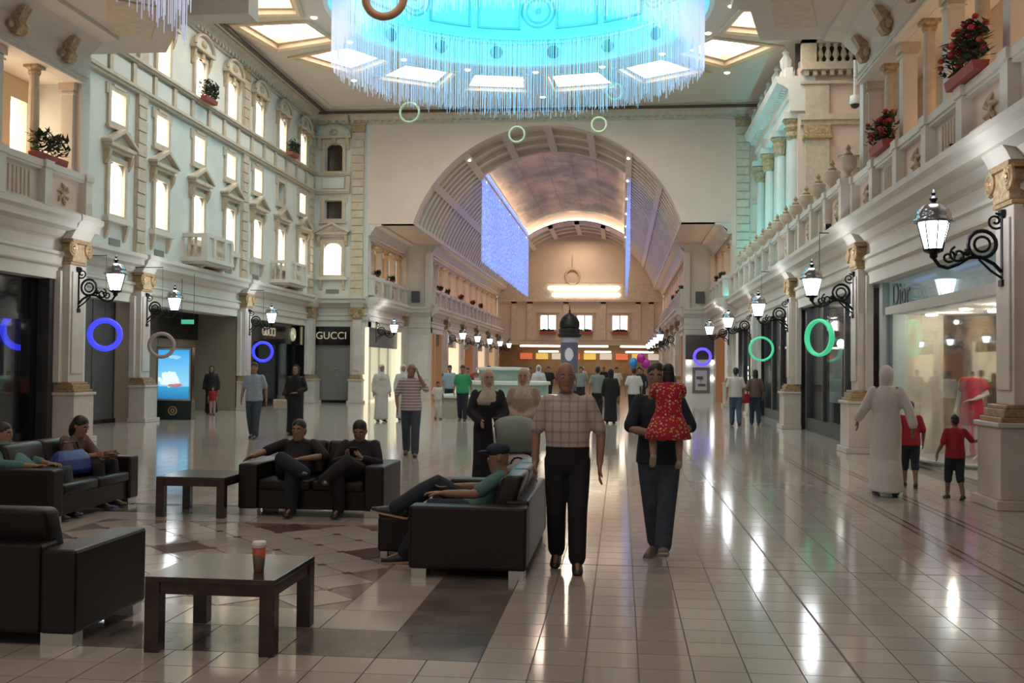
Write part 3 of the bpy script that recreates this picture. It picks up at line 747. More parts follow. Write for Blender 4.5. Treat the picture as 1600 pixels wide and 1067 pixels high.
# low ceiling slabs with their angled edge
SOFF = mat('soffit_paint', (.60, .56, .51), .8, var=.03)
cl = struct(empty('ceiling_low'))
MB().prism([(8, YB+.25), (2.95, YB+.25), (2.35, 19.9), (2.0, 17.5), (2.0, -4), (8, -4)], 'z', 8.8, 9.4).build('soffit_right', SOFF, cl)
MB().prism([(-17, YB+.1), (-10.4, YB+.1), (-8.4, 19.1), (-8.2, 17.0), (-8.2, -4), (-17, -4)], 'z', 8.8, 9.4).build('soffit_left', SOFF, cl)
MB().prism([(3.15, 21.6), (2.75, 19.6), (3.5, 19.6), (4.0, 21.6)], 'z', 8.77, 8.8).build('soffit_panel', STONE, cl)
MB().prism([(3.3, 18.9), (2.7, 18.9), (2.6, 12), (3.3, 12)], 'z', 8.77, 8.8).build('soffit_panel', STONE, cl)
MB().prism([(-10.3, 21.3), (-9.2, 19.4), (-10.0, 18.8), (-11.0, 20.8)], 'z', 8.77, 8.8).build('soffit_panel', STONE, cl)
MB().prism([(-8.9, 18.5), (-9.6, 18.5), (-9.6, 11), (-8.9, 11)], 'z', 8.77, 8.8).build('soffit_panel', STONE, cl)
MB().box(-8.6, 2.4, -4, 19.5, 10.5, 10.7).build('upper_plane', SOFF, cl)
MB().box(-8.6, -8.2, -4, 17, 9.4, 10.6).box(2.0, 2.4, -4, 17.5, 9.4, 10.6).box(-17, 9, 19.5, 20, 10.4, 13.3).build('fascia', SOFF, cl)
MB().box(-17, -8.2, 21.6, 22.2, 9.4, 13.3).box(2.3, 9, 21.6, 22.2, 9.4, 13.3).build('fascia', SOFF, cl)
# terrace with urns
tw = struct(empty('wall_terrace'))
balustrade(TR(4.8), YB+.2, YT-.2, tw, 1.68, o=0)
MB().box(4.9, 9.4, YB, YT, 4.5, 4.76).build('terrace_floor', CREAM, tw)
MB().box(9.2, 9.5, YB-.5, 36.2, 4.76, ZC).build('side_plane', WARM, tw)
T = TF(36.0)
MB(T).box(6.02, 9.3, -.3, 0, 4.76, 12.1).build('return_plane', WARM, tw)
MB(T).box(6.1, 9.3, 0, .25, 10.25, 10.45).box(6.1, 9.3, 0, .15, 10.1, 10.25).box(6.1, 9.3, -.1, .4, 11.95, 12.2).box(6.1, 9.3, 0, .2, 11.5, 11.6).build('string_course', STONE, tw)
mb = MB(T)
for k in range(11): mb.box(6.2+.28*k, 6.34+.28*k, .0, .3, 11.78, 11.95)
mb.build('dentils', STONE, tw, kind='stuff')
MB(T).box(6.25, 7.05, 0, .18, 4.76, 9.6).build('pilaster_strip', STONE, tw)
MB(T).box(6.15, 7.15, 0, .3, 9.6, 9.75).box(6.2, 7.1, 0, .24, 9.75, 10.1).build('pilaster_capital', LEAFY, tw, bevel=.03)
MB(T).box(6.25, 7.05, 0, .14, 10.45, 11.5).build('pilaster_strip', STONE, tw)
MB(T).prism([(7.35, 9.0), (9.2, 9.0), (9.2, 9.15), (8.25, 9.65), (7.35, 9.15)], 'y', 0, .35).build('pediment', STONE, tw)
MB(T).box(7.6, 8.9, 0, .2, 8.6, 9.0).box(7.6, 7.85, 0, .15, 5.5, 8.6).box(8.65, 8.9, 0, .15, 5.5, 8.6).build('door_surround', TAN, tw)
MB(T).box(7.85, 8.65, 0, .03, 4.8, 8.6).build('niche', STONE, tw)
MB(T).box(6.1, 6.6, .0, .3, 12.2, 13.0).box(8.2, 9.3, 0, .3, 12.2, 13.0).box(6.1, 9.3, 0, .3, 12.88, 13.02).build('upper_parapet', STONE, tw)
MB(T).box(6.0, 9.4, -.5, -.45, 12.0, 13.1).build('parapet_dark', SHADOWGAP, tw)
for k in range(6): MB(T).lathe([(.09, 12.2), (.09, 12.28), (.05, 12.36), (.12, 12.5), (.05, 12.72), (.09, 12.8), (.09, 12.88)], (6.74+.26*k, .15, 0), 8).build('baluster', STONE, tw)
# tall glazed front washed in cyan light
T = TR(6.1)
cy = struct(empty('wall_cyan_front'))
ws = [(36.9+3.0*k, 38.5+3.0*k) for k in range(3)]
cols = [36.35, 39.2, 42.2, 44.75]
holed(MB(T), 36.25, YT, 4.76, 12.4, [(a, b, 4.9, 9.4) for a, b in ws], -.5, 0).build('front_plane', WHITE, cy)
TEAL = mat('teal_glass', (.05, .16, .18), .08, spec=.7)
for a, b in ws:
    c = (a+b)/2; w2 = (b-a)/2
    MB(T).box(a-.1, b+.1, -.45, -.4, 4.8, 9.5).build('tall_pane', TEAL, cy)
    sp = MB(T)
    for s in (-1, 1):
        sp.prism([(c+s*w2, 9.4), (c+s*w2, 8.6), (c+s*w2*.92, 8.9), (c+s*w2*.7, 9.18), (c+s*w2*.4, 9.34), (c, 9.4)], 'y', -.38, 0)
    sp.build('arch_corner', WHITE, cy)
    MB(T).box(c-.05, c+.05, -.4, -.28, 4.9, 9.4).box(a, b, -.4, -.28, 6.4, 6.5).box(a, b, -.4, -.28, 8.2, 8.3).build('glazing_bars', mat('teal_frame', (.03, .10, .11), .4), cy)
for u in cols:
    c = MB(T).lathe([(.26, 4.78), (.26, 5.0), (.19, 5.1), (.18, 8), (.16, 9.7)], (u, .15, 0), 12).build('column', WHITE, cy)
    MB(T).lathe([(.17, 9.7), (.24, 9.8), (.22, 9.95), (.3, 10.1), (.25, 10.2), (.36, 10.35)], (u, .2, 0), 10).build('leaf_capital', LEAFY, c)
    MB(T).box(u-.3, u+.3, 0, .55, 10.38, 10.6).build('impost', WHITE, cy)
MB(T).prism([(-.5, 10.6), (.35, 10.6), (.38, 10.95), (.45, 11.0), (.4, 11.05), (.42, 11.35), (.62, 11.5), (.8, 11.58), (.85, 11.8), (-.5, 11.8)], 'x', 35.9, YT).build('cornice', WHITE, cy)
mb = MB(T)
for k in range(30): mb.box(36.0+.3*k, 36.14+.3*k, .4, .6, 11.36, 11.5)
mb.build('dentils', WHITE, cy, kind='stuff')
for k in range(5):
    u = 36.5+2.0*k
    MB(T).box(u-.2, u+.2, .2, .6, 11.8, 12.1).lathe([(.12, 12.1), (.2, 12.3), (.22, 12.5), (.1, 12.7), (.14, 12.8), (.02, 12.95)], (u, .4, 0), 8).build('roof_ornament', WHITE, cy)
MB(T).box(36, YT, .25, .5, 11.8, 12.15).build('roof_parapet', WHITE, cy)
# ================================================================== LEFT NEAR BLOCK
XBL = -11.7; T = TL(XBL); YBL = 21.05
gallery(T, 10, YBL, 'wall_left_block', z1=7.75, step=1.3, bal_step=1.66, lit=[(18.9, 19.5, 5.9, 7.3), (20.25, 20.85, 5.9, 7.3)], wallm=mat('gallery_warm', (.68, .52, .36), .7))
bracket_cornice(T, 3, YBL+.1, 7.75, 8.8, step=1.75, dep=.75)
entab(T, 2, YBL+.1)
e = struct(empty('wall_block_end'))
MB().box(-14.5, XBL-.02, YBL, YBL+.35, 0, 8.8).build('end_plane', WHITE, e)
MB().box(5.05, 9.4, YB-.05, YB+.25, 4.76, 8.8).build('end_plane', WHITE, e)
# ================================================================== PIERS AND SHOP FRONTS
PR = [5.1, 13.4, 21.7, 30.0, 38.3, 46.6]
for y in PR: pier(TR(5.06), y)
for y in (12.6, 20.6): pier(TL(XBL-.06), y)
for y in (28.2, 36.4): pier(TL(XL), y)
pier(TL(XL), 44.4); pier(TF(YT), -11.75, .3)
for y in (52.6,): pier(TL(XC-S1-.06), y, .35)
for y in (57, 63, 69, 75, 81): pier(TL(XC-S2-.06), y, .35); pier(TR(XC+S2+.06), y, .35)
def rear(T, u0, u1, depth, m, z1=3.5, name='wall_shop', sidem=None, fl=None):
    e = struct(empty(name))
    MB(T).box(u0, u1, -depth-.2, -depth, 0, z1).build('back_plane', m, e)
    MB(T).box(u0-.2, u0, -depth-.2, -.05, 0, z1).box(u1, u1+.2, -depth-.2, -.05, 0, z1).build('side_plane', sidem or m, e)
    MB(T).box(u0-.2, u1+.2, -depth-.2, -.05, z1, z1+.15).build('shop_ceiling', SOFF, e)
    return e
# --- left near block: dark shop window
T = TL(XBL); e = rear(T, 13.2, 20.0, 3.0, mat('dark_shop', (.035, .033, .036), .4, var=.4, scale=1.2))
MB(T).box(13.1, 20.15, -.42, -.39, .25, 3.42).build('window_glass', GLASS, e)
MB(T).box(13.1, 20.15, -.5, -.34, 0, .25).box(13.1, 20.15, -.5, -.34, 2.55, 2.68).box(16.5, 16.6, -.5, -.34, .25, 3.42).box(19.75, 20.15, -.5, -.3, 0, 3.42).build('window_frame', BLACK, e)
MB(T).box(13.1, 20.15, -.48, -.36, 2.68, 3.42).build('dark_header', BLACK, e)
for k in range(6): MB(T).ball((18.0+.45*k, -1.6-.15*k, 2.5), .08, .08, .03, 8, 5).build('downlight', SPOTL, e)
for a, b, z0, z1 in ((17.6, 18.6, 0, .9), (18.9, 19.5, 0, 1.2), (16.9, 17.4, 0, 1.5)):
    MB(T).box(a, b, -1.9, -1.3, z0, z1).build('display_plinth', mat('plinth_dark', (.05, .05, .055), .4), e, bevel=.01)
MB(T).box(18.75, 19.35, -.75, -.7, 1.05, 1.35).build('red_sign', mat('red_sign', (.5, .03, .03), .4, em=(.8, .05, .04), es=.5), e)
# --- left bay one: grey hoarding
T = TL(XL); e = struct(empty('wall_hoarding'))
MB(T).box(21.8, 27.8, -.5, -.42, 0, 3.5).build('hoarding_plane', GREYPANEL, e)
for k in range(5): MB(T).box(22.9+1.2*k, 22.92+1.2*k, -.42, -.41, 0, 3.5).build('panel_joint', BLACK, e)
MB(T).box(21.8, 27.8, -.42, -.38, 0, .12).build('kick_board', BLACK, e)
# --- left bay two: tan hoarding under black header
e = rear(T, 28.55, 36.05, 1.6, TANPANEL, name='wall_tan_shop')
MB(T).box(28.5, 36.1, -1.6, -1.5, 2.55, 3.5).build('black_header', BLACK, e)
MB(T).box(28.5, 36.1, -1.6, -1.55, 0, .12).build('kick_board', BLACK, e)
for k in range(4): MB(T).box(30+1.5*k, 30.015+1.5*k, -1.6, -1.595, .12, 2.55).build('panel_joint', SHADOWGAP, e)
SIL = mat('silver_letters', (.75, .68, .5), .25, .8, em=(.9, .8, .55), es=.25)
MLW = Matrix(((0, 0, 1, XL-1.49), (1, 0, 0, 30.9), (0, 1, 0, 3.02), (0, 0, 0, 1)))
text('shop_letters', 'GUCCI', .5, SIL, e, MLW)
# --- left bay three and corner: black shop
e = rear(T, 36.75, 45.4, 3.0, mat('dark_shop2', (.05, .045, .04), .5, var=.5, scale=1.3), name='wall_black_shop')
MB(T).box(36.7, YT-.1, -.4, -.3, 2.58, 3.42).build('black_header', BLACK, e)
MB(T).box(36.7, YT-.1, -.42, -.39, .2, 2.58).build('window_glass', GLASS, e)
mb = MB(T).box(36.7, YT, -.46, -.32, 0, .2)
for u in (39.2, 41.6, 43.8): mb.box(u-.05, u+.05, -.46, -.34, .2, 2.58)
mb.build('window_frame', BLACK, e)
MB(T).box(37.3, 38.6, -1.3, -1.2, .6, 2.3).build('blue_display', mat('blue_display', (.1, .3, .6), .3, em=(.12, .35, .8), es=.7), e)
MB(T).box(40.0, 41.2, -1.6, -1.0, 0, 1.0).build('display_plinth', mat('plinth_dark', (.05, .05, .055), .4), e, bevel=.02)
MLW = Matrix(((0, 0, 1, XL-.29), (1, 0, 0, 40.2), (0, 1, 0, 3.0), (0, 0, 0, 1)))
text('shop_letters', 'GUCCI', .5, SIL, e, MLW)
mb = MB(T); mb.torus((43.2, -.27, 3.0), .24, .06, 18, 6); mb.torus((43.2, -.27, 3.0), .1, .06, 12, 6); mb.box(42.9, 43.5, -.3, -.25, 2.95, 3.05)
mb.build('round_emblem', SIL, e)
T = TF(YT); e2 = struct(empty('wall_corner_shop'))
MB(T).box(-14.0, -12.0, .02, .1, 2.58, 3.42).build('black_header', BLACK, e2)
MB(T).box(-14.0, -12.0, -.3, 0, .12, 2.58).build('roller_shutter', SHUTTER, e2)
MB(T).box(-14.0, -12.0, -.3, .03, 0, .12).build('kick_board', BLACK, e2)
for k in range(2): MB(T).ball((-12.75+.02*k, .03, 1.55-.33*k), .06, .03, .03, 8, 5).build('door_fitting', CHROME, e2)
text('shop_letters', 'GUCCI', .46, SIL, e2, Matrix(((1, 0, 0, -12.95), (0, 0, -1, YT-.11), (0, 1, 0, 3.0), (0, 0, 0, 1))))
# --- left section one: bright shop
T = TL(XC-S1)
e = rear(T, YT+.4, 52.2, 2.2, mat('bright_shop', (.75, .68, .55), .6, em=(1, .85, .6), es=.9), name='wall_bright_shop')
MB(T).box(YT+.3, 52.2, -.35, -.25, 2.55, 3.45).build('dark_header', GREYPANEL, e)
MB(T).box(YT+.3, 52.2, -.32, -.29, .1, 2.55).build('window_glass', GLASS, e)
for u in (46.6, 48.4, 50.3): MB(T).box(u-.04, u+.04, -.34, -.26, 0, 2.55).build('mullion', CHROME, e)
# --- far shops on both sides
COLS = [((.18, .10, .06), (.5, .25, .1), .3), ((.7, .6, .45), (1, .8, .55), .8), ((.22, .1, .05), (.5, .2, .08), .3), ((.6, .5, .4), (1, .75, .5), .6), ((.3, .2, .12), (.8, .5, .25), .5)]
for s in (-1, 1):
    T = TL(XC-S2) if s < 0 else TR(XC+S2)
    us = [54.2, 57, 63, 69, 75, 81]
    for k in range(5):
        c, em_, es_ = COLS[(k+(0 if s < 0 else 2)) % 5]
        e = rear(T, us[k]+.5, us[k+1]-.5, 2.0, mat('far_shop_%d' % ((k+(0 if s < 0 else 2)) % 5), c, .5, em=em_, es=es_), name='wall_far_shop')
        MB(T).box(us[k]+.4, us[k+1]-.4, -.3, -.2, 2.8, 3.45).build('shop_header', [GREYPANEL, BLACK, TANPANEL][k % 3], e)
# --- right: corner shop seen square on at the end of section one
T = TF(YM-1.35); e = struct(empty('wall_brown_shop'))
xa, xb = XC+S2+.05, XC+S1+.1
MB(T).box(xa, xb, .02, .1, 2.15, 3.38).build('brown_header', mat('brown_header', (.06, .03, .025), .3), e)
MB(T).box(xa, xb, .02, .06, 0, 2.15).build('shop_plane', WHITE, e)
MB(T).box(xa+.35, xb-.2, .06, .1, .45, 1.75).build('display_frame', mat('frame_grey', (.16, .15, .14), .4), e)
MB(T).box(xa+.5, xb-.35, .1, .12, .6, 1.6).build('display_print', mat('display_print', (.5, .48, .46), .4), e)
mb = MB(T); mb.box(xa+.55, xb-.55, .12, .14, 1.15, 1.3).box(xa+.75, xb-.65, .12, .14, .95, 1.15).box(xa+.62, xb-.42, .12, .14, .8, .92)
mb.build('print_mark', GREYPANEL, e)
for x in (xa+.16, xb-.07):
    for z in (1.2, 2.0): MB(T).ball((x, .15, z), .10, .06, .09, 8, 6).build('wall_light', SPOTL, e)
# --- right bays
T = TR(5.15)
# bay with the lit dress shop, between the first two piers
INT = NT('drape_backdrop', .8); co, q = INT.xyz()
mp_ = INT.n('Mapping'); INT.t.links.new(co, mp_.inputs[0]); mp_.inputs['Scale'].default_value = (1.6, .3, .5)
nz = INT.n('TexNoise', i_Scale=1.5, i_Detail=3.0); INT.t.links.new(mp_.outputs[0], nz.inputs['Vector'])
rp = INT.n('ValToRGB'); INT.t.links.new(nz.outputs['Fac'], rp.inputs[0]); rp.color_ramp.elements[0].position = .42; rp.color_ramp.elements[1].position = .62
rp.color_ramp.elements[0].color = (.07, .05, .035, 1); rp.color_ramp.elements[1].color = (.55, .42, .27, 1); INT.col(rp.outputs[0])
e = rear(T, 13.9, 21.1, 3.0, INT.m, z1=2.78, name='wall_dress_shop', sidem=INT.m)
MB(T).box(20.9, 21.05, -1.15, -.14, .06, 2.78).build('pale_partition', mat('shop_side', (.5, .45, .36), .6), e)
MB(T).box(13.9, 21.2, -.12, -.09, .05, 3.55).build('window_glass', GLASS, e)
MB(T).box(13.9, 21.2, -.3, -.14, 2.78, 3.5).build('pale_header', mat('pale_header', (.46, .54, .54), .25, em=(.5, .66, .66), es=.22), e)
MB(T).box(13.85, 13.98, -.2, -.02, 0, 3.5).box(20.95, 21.2, -.2, -.0, 0, 3.5).box(13.9, 21.2, -.2, -.02, 3.45, 3.55).build('window_frame', mat('frame_pale', (.45, .52, .54), .3), e)
MB(T).box(20.7, 20.92, -.4, -.14, 0, 2.78).build('curtain_panel', mat('pale_curtain', (.42, .5, .5), .5, var=.1), e)
MB(T).box(13.9, 21.1, -3.0, -.14, -.02, .06).build('shop_floor', mat('shop_floor', (.55, .5, .42), .15), e)
DK = mat('grey_letters', (.10, .12, .12), .4)
text('shop_letters', 'Dior', .62, DK, e, Matrix(((0, 0, -1, 5.15+.08), (-1, 0, 0, 19.9), (0, 1, 0, 3.12), (0, 0, 0, 1))), .01)
for k in range(10):
    MB(T).lathe([(.001, 0), (.07, 0), (.09, .02), (.09, .04)], (14.6+.66*k, -.8-.7*(k % 3), 2.74), 10).build('downlight', SPOTL, e)
MB(T).box(18.15, 18.3, -1.4, -1.36, 1.9, 2.6).build('green_strip', mat('green_strip', (.05, .6, .2), .4, em=(.05, .9, .25), es=1.6), e)
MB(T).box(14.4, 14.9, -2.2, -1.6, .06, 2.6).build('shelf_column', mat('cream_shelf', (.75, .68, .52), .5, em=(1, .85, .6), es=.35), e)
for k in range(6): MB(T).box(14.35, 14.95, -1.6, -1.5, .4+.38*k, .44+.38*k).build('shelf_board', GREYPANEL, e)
for k in range(5): point('dress_shop_light', (6.2+.5*(k % 2), 14.8+1.3*k, 2.6), 40, (1, .85, .68), .05)
# bay two: dark front with posters
e = rear(T, 22.2, 29.5, 2.5, mat('dim_shop', (.10, .085, .08), .4, var=.5, scale=1.5), z1=3.4, name='wall_poster_shop')
MB(T).box(22.2, 29.5, -.12, -.09, .35, 3.45).build('window_glass', GLASS, e)
mb = MB(T).box(22.1, 29.6, -.22, -.02, 0, .35).box(22.1, 22.3, -.2, -.02, .35, 3.45).box(29.3, 29.6, -.2, -.02, .35, 3.45).box(22.2, 29.6, -.2, -.02, 3.4, 3.5)
for u in (24.6, 27.2): mb.box(u-.07, u+.07, -.2, -.04, .35, 3.4)
mb.build('window_frame', mat('dark_frame', (.05, .05, .055), .3), e)
MB(T).box(27.5, 29.0, -.6, -.56, .8, 2.3).build('white_poster', mat('white_poster', (.6, .6, .58), .5), e)
MB(T).box(24.0, 25.8, -.9, -.5, .4, 1.2).build('pale_display', mat('pale_display', (.3, .36, .36), .4), e)
for z0, z1 in ((.95, 1.45), (1.6, 1.8), (1.85, 2.05)): MB(T).box(24.4, 25.3, -.48, -.38, z0, z1).build('red_box', mat('red_box', (.55, .10, .07), .4), e, bevel=.02)
for u, z in ((23.3, 2.75), (22.75, 2.05), (22.75, 1.55), (26.5, 2.35)): MB(T).ball((u, -.35, z), .13, .09, .11, 10, 7).build('shop_lamp', SPOTL, e)
for k in range(3): point('poster_shop_light', (6.2, 23.5+2.2*k, 3.2), 18, (.9, .92, 1), .05)
# bay three and four: dark doors
for (u0, u1) in ((30.5, 37.8), (38.8, 46.1)):
    e = rear(T, u0, u1, 2.5, mat('dim_shop', (.10, .085, .08), .4), z1=3.4, name='wall_dark_shop')
    mb = MB(T).box(u0-.1, u1+.1, -.22, -.02, 0, .3)
    for k in range(5): u = u0+(u1-u0)*k/4; mb.box(u-.09, u+.09, -.2, -.02, .3, 3.4)
    mb.build('window_frame', mat('dark_frame', (.05, .05, .055), .3), e)
    MB(T).box(u0, u1, -.12, -.09, .3, 3.4).build('window_glass', GLASS, e)
    MB(T).box(u0+1.9, u0+2.3, -.5, -.3, 0, 2.8).build('copper_post', mat('copper_post', (.25, .09, .04), .35, .5), e)
    for z in (1.5, 1.75, 1.3): MB(T).ball((u1-.6, -.3, z), .13, .09, .11, 10, 7).build('shop_lamp', SPOTL, e)
    MB(T).box(u0+2.6, u1-2.0, -1.6, -1.5, .6, 2.4).build('pale_display', mat('pale_display', (.3, .36, .36), .4), e)
# near bays out of view stay plain
MB(TR(5.3)).box(-3, 13, -.2, 0, 0, 3.6).build('wall_right_near', GREYPANEL)['kind'] = 'structure'
MB(TL(XBL-.3)).box(-3, 12.8, -.2, 0, 0, 8.8).build('wall_left_near', GREYPANEL)['kind'] = 'structure'
# ================================================================== LANTERNS
ORD = ['first', 'second', 'third', 'fourth', 'fifth', 'sixth', 'seventh', 'eighth', 'ninth', 'tenth', 'eleventh', 'twelfth', 'thirteenth', 'fourteenth', 'fifteenth', 'sixteenth']
LGLASS = mat('lantern_glass', (1, 1, 1), .3, em=(.93, .97, 1), es=9)
LCAP = mat('lantern_cap', (.30, .31, .33), .18, .95)
def make_lantern():
    e = empty('wall_lantern')
    MB().box(0, .03, -.035, .035, -.66, .22).box(0, .05, -.06, .06, -.70, -.62).box(0, .05, -.06, .06, .18, .26).build('wall_plate', IRON, e)
    arm = [(0.03, 0, -.52), (.12, 0, -.42), (.28, 0, -.33), (.42, 0, -.34), (.55, 0, -.42), (.68, 0, -.47), (.78, 0, -.44), (.85, 0, -.34)]
    MB().tube(arm, .024, 6).build('arm', IRON, e)
    MB().torus((.26, 0, -.17), .17, .026, 20, 6).torus((.26, 0, -.17), .095, .018, 16, 6).build('scroll_ring', IRON, e)
    def sp(cx, cz, r, turn, s0, n=16): return [(cx+r*(1-.8*i/n)*math.cos(s0+turn*i/n), 0, cz+r*(1-.8*i/n)*math.sin(s0+turn*i/n)) for i in range(n+1)]
    MB().tube(sp(.1, .12, .1, 8, -2.2), .016, 5).tube([(.03, 0, .2), (.1, 0, .22)], .016, 5).build('top_scroll', IRON, e)
    MB().tube(sp(.55, -.3, .11, -8, 1.2), .018, 5).tube(sp(.67, -.33, .085, 8, 2.2), .016, 5).build('leaf_scroll', IRON, e)
    MB().ball((.44, 0, -.27), .05, .035, .05, 8, 6).ball((.5, 0, -.36), .04, .03, .04, 8, 6).tube([(.02, 0, -.6), (.16, 0, -.5), (.3, 0, -.36)], .016, 5).build('scroll_knob', IRON, e)
    x = .85
    MB().lathe([(.02, -.36), (.05, -.33), (.05, -.29), (.12, -.26), (.13, -.23)], (x, 0, 0), 10).build('holder', IRON, e)
    g_ = MB().lathe([(.11, -.23), (.14, -.12), (.185, .06), (.19, .10)], (x, 0, 0), 8).build('glass', LGLASS, e)
    fr = MB()
    for k in range(8):
        a = 2*PI*k/8; fr.tube([(x+r*math.cos(a), r*math.sin(a), z) for r, z in ((.115, -.23), (.145, -.12), (.19, .06), (.197, .10))], .009, 4)
    fr.build('glazing_bar', IRON, g_)
    MB().lathe([(.2, .1), (.25, .11), (.25, .14), (.21, .16), (.215, .2), (.19, .26), (.13, .32), (.06, .35)], (x, 0, 0), 14).build('cap', LCAP, e, smooth=True)
    MB().lathe([(.06, .34), (.03, .37), (.055, .41), (.02, .45), (.03, .48), (.005, .53)], (x, 0, 0), 8).build('finial', IRON, e)
    return e
proto = make_lantern(); kids = children(proto); first = [True]
def lantern(X, Y, rz, label, z=3.45, power=16, scale=1):
    if first[0]: o = proto; o.location = (X, Y, z); o.rotation_euler = (0, 0, rz); first[0] = False
    else: o = dup(proto, (X, Y, z), rz)
    tag(o, label, 'wall lamp', 'wall lanterns on scrolled iron brackets')
    if power: point('lantern_glow', (X+.85*math.cos(rz), Y+.85*math.sin(rz), z+.62), power, (.9, .95, 1), .12)
    return o
for k, y in enumerate((13.4, 21.7, 30.0, 38.3, 46.3)):
    lantern(4.77, y, PI, 'black iron wall lantern on right-hand pilaster, %s' % ('largest and nearest, beside the dress shop window' if k == 0 else ORD[k]+' from the dress shop end'), power=30 if k < 3 else 20)
for k, (x, y) in enumerate(((XBL+.22, 20.6), (XL+.29, 28.2), (XL+.29, 36.4), (XC-S1+.05, 46.3))):
    lantern(x, y, 0, 'lit wall lantern on left shopping front, ' + ['beside the blue ring and grey hoarding', 'just left of the green exit sign', 'at the left end of the dark shop window', 'in front of the bright shop past the corner'][k], power=24)
for s in (-1, 1):
    for k, y in enumerate((57, 63, 69, 75, 81)):
        lantern(XC+s*(S2-.22), y, 0 if s < 0 else PI, 'small distant wall lantern under the %s gallery of the hall, %s from the front' % ('left' if s < 0 else 'right', ORD[k]), power=0)
# ================================================================== CRYSTAL CHANDELIER AND CURTAINS
ch = tag(empty('crystal_chandelier', (XC, YC, 0)), 'huge round crystal string chandelier hanging under the cyan dome', 'chandelier')
MB().torus((0, 0, 13.95), 5.85, .07, 72, 6, 'z').build('support_ring', CHROME, ch)
mb = MB()
for R_, n_, zb in ((5.9, 470, 11.15), (5.72, 430, 11.25), (5.45, 300, 11.7)):
    for k in range(n_):
        a = 2*PI*(k+random.random()*.6)/n_; x, y = R_*math.cos(a), R_*math.sin(a); r = .0058
        b = zb+random.uniform(-.1, .22)
        mb.add([(x-r, y-r, b), (x+r, y-r, b), (x, y+r, b), (x-r, y-r, 13.95), (x+r, y-r, 13.95), (x, y+r, 13.95)], [(0, 1, 4, 3), (1, 2, 5, 4), (2, 0, 3, 5)])
mb.build('crystal_strings', STRING, ch, kind='stuff')
hg = MB()
for k in range(8): a = k*PI/4; hg.tube([(5.85*math.cos(a), 5.85*math.sin(a), 13.95), (6.25*math.cos(a), 6.25*math.sin(a), 14.25)], .02, 4)
hg.build('hanger', CHROME, ch)
def curtain(x, y0, y1, z0, z1, label, m, step=.11, r=.016, ragged=.06):
    e = tag(empty('light_curtain', (x, (y0+y1)/2, 0)), label, 'light curtain', 'hanging curtains of light strings')
    L = (y1-y0)/2
    MB().box(-.06, .06, -L, L, z1, z1+.06).build('mounting_rail', CHROME, e)
    mb = MB()
    for row in (-.05, .05):
        n_ = int(2*L/step)
        for k in range(n_):
            y = -L+2*L*(k+random.random()*.7)/n_; b = z0+random.uniform(-ragged, ragged*2)
            mb.add([(row-r, y-r, b), (row+r, y-r, b), (row, y+r, b), (row-r, y-r, z1), (row+r, y-r, z1), (row, y+r, z1)], [(0, 1, 4, 3), (1, 2, 5, 4), (2, 0, 3, 5)])
    mb.build('light_strings', m, e, kind='stuff')
curtain(-7.0, 51.2, 76.3, 6.98, 11.75, 'broad blue curtain of light strings on the left of the vault', BLUEST, .15, .013)
curtain(.36, 51.2, 76.3, 6.98, 11.75, 'narrow blue strip of light strings on the right of the vault', BLUEST, .15, .013)
curtain(-7.0, 8, 15.8, 6.98, 10.5, 'pale string curtain cut off at the top left corner', STRING, .07, .008, .25)
curtain(.12, 8, 15.8, 7.35, 10.5, 'pale strand of light strings in front of the cyan dome', STRING, .07, .008, .2)
# ================================================================== RING ORNAMENTS
def ring(x, y, z, r, m, label, rz=0, top=None, w=.07, cat='ring ornament', sx=1):
    e = tag(empty('ring_ornament', (x, y, z), rz), label, cat, 'hanging ring ornaments')
    mb = MB()
    n_ = 36
    mb.rings([[((r+dr)*math.cos(2*PI*i/n_)*sx, dy, (r+dr)*math.sin(2*PI*i/n_)) for dr, dy in ((-w, -.05), (w*.6, -.06), (w, 0), (w*.6, .06), (-w, .05), (-w*1.1, 0))] for i in range(n_)], True)
    mb.build('band', m, e, smooth=True)
    MB().tube([(0, 0, r+w*.8), (0, 0, top-z+.03)], .006, 4).build('wire', IRON, e)
    if top < 5:
        wx = (XL-x if x < -12.6 else (XBL-.4-x if x < 0 else 5.0-x)); cs, sn = math.cos(-rz), math.sin(-rz)
        MB().tube([(0, 0, top-z), (wx*cs, wx*sn, top-z)], .012, 5).build('hanger_arm', IRON, e)
    return e
BL = mat('blue_led', (.05, .05, .6), .3, em=(.04, .05, 1), es=1.25); GR = mat('green_led', (.1, .5, .3), .3, em=(.05, .75, .32), es=.55)
DIMB = mat('violet_led', (.2, .15, .6), .3, em=(.12, .08, .95), es=1.0); PINK = mat('unlit_ring', (.42, .33, .3), .4); PGR = mat('pale_green_ring', (.4, .52, .33), .4, em=(.35, .6, .3), es=.08)
ring(-12.95, 24.6, 2.40, .36, BL, 'blue glowing ring hanging in front of the grey hoarding', .5, 4.4, .065)
ring(-12.35, 20.0, 2.34, .36, BL, 'blue ring inside the dark shop window at the left edge', .9, 3.4, .06)
ring(-12.9, 27.7, 2.2, .33, PINK, 'unlit pinkish ring hanging beside the sea poster stand', .4, 4.4, .05)
ring(-13.0, 36.2, 2.15, .34, BL, 'blue ring hanging in front of the dark shop window', .4, 4.4, .05)
ring(4.25, 31.8, 2.3, .35, GR, 'thin green ring hanging above the walking couple', 0, 4.66, .035)
ring(4.28, 22.8, 2.38, .38, GR, 'bright green oval ring hanging before the poster window', -1.0, 4.66, .035)
ring(4.05, 51.9, 2.28, .4, DIMB, 'violet ring hanging before the brown shop header', 0, 4.66, .07)
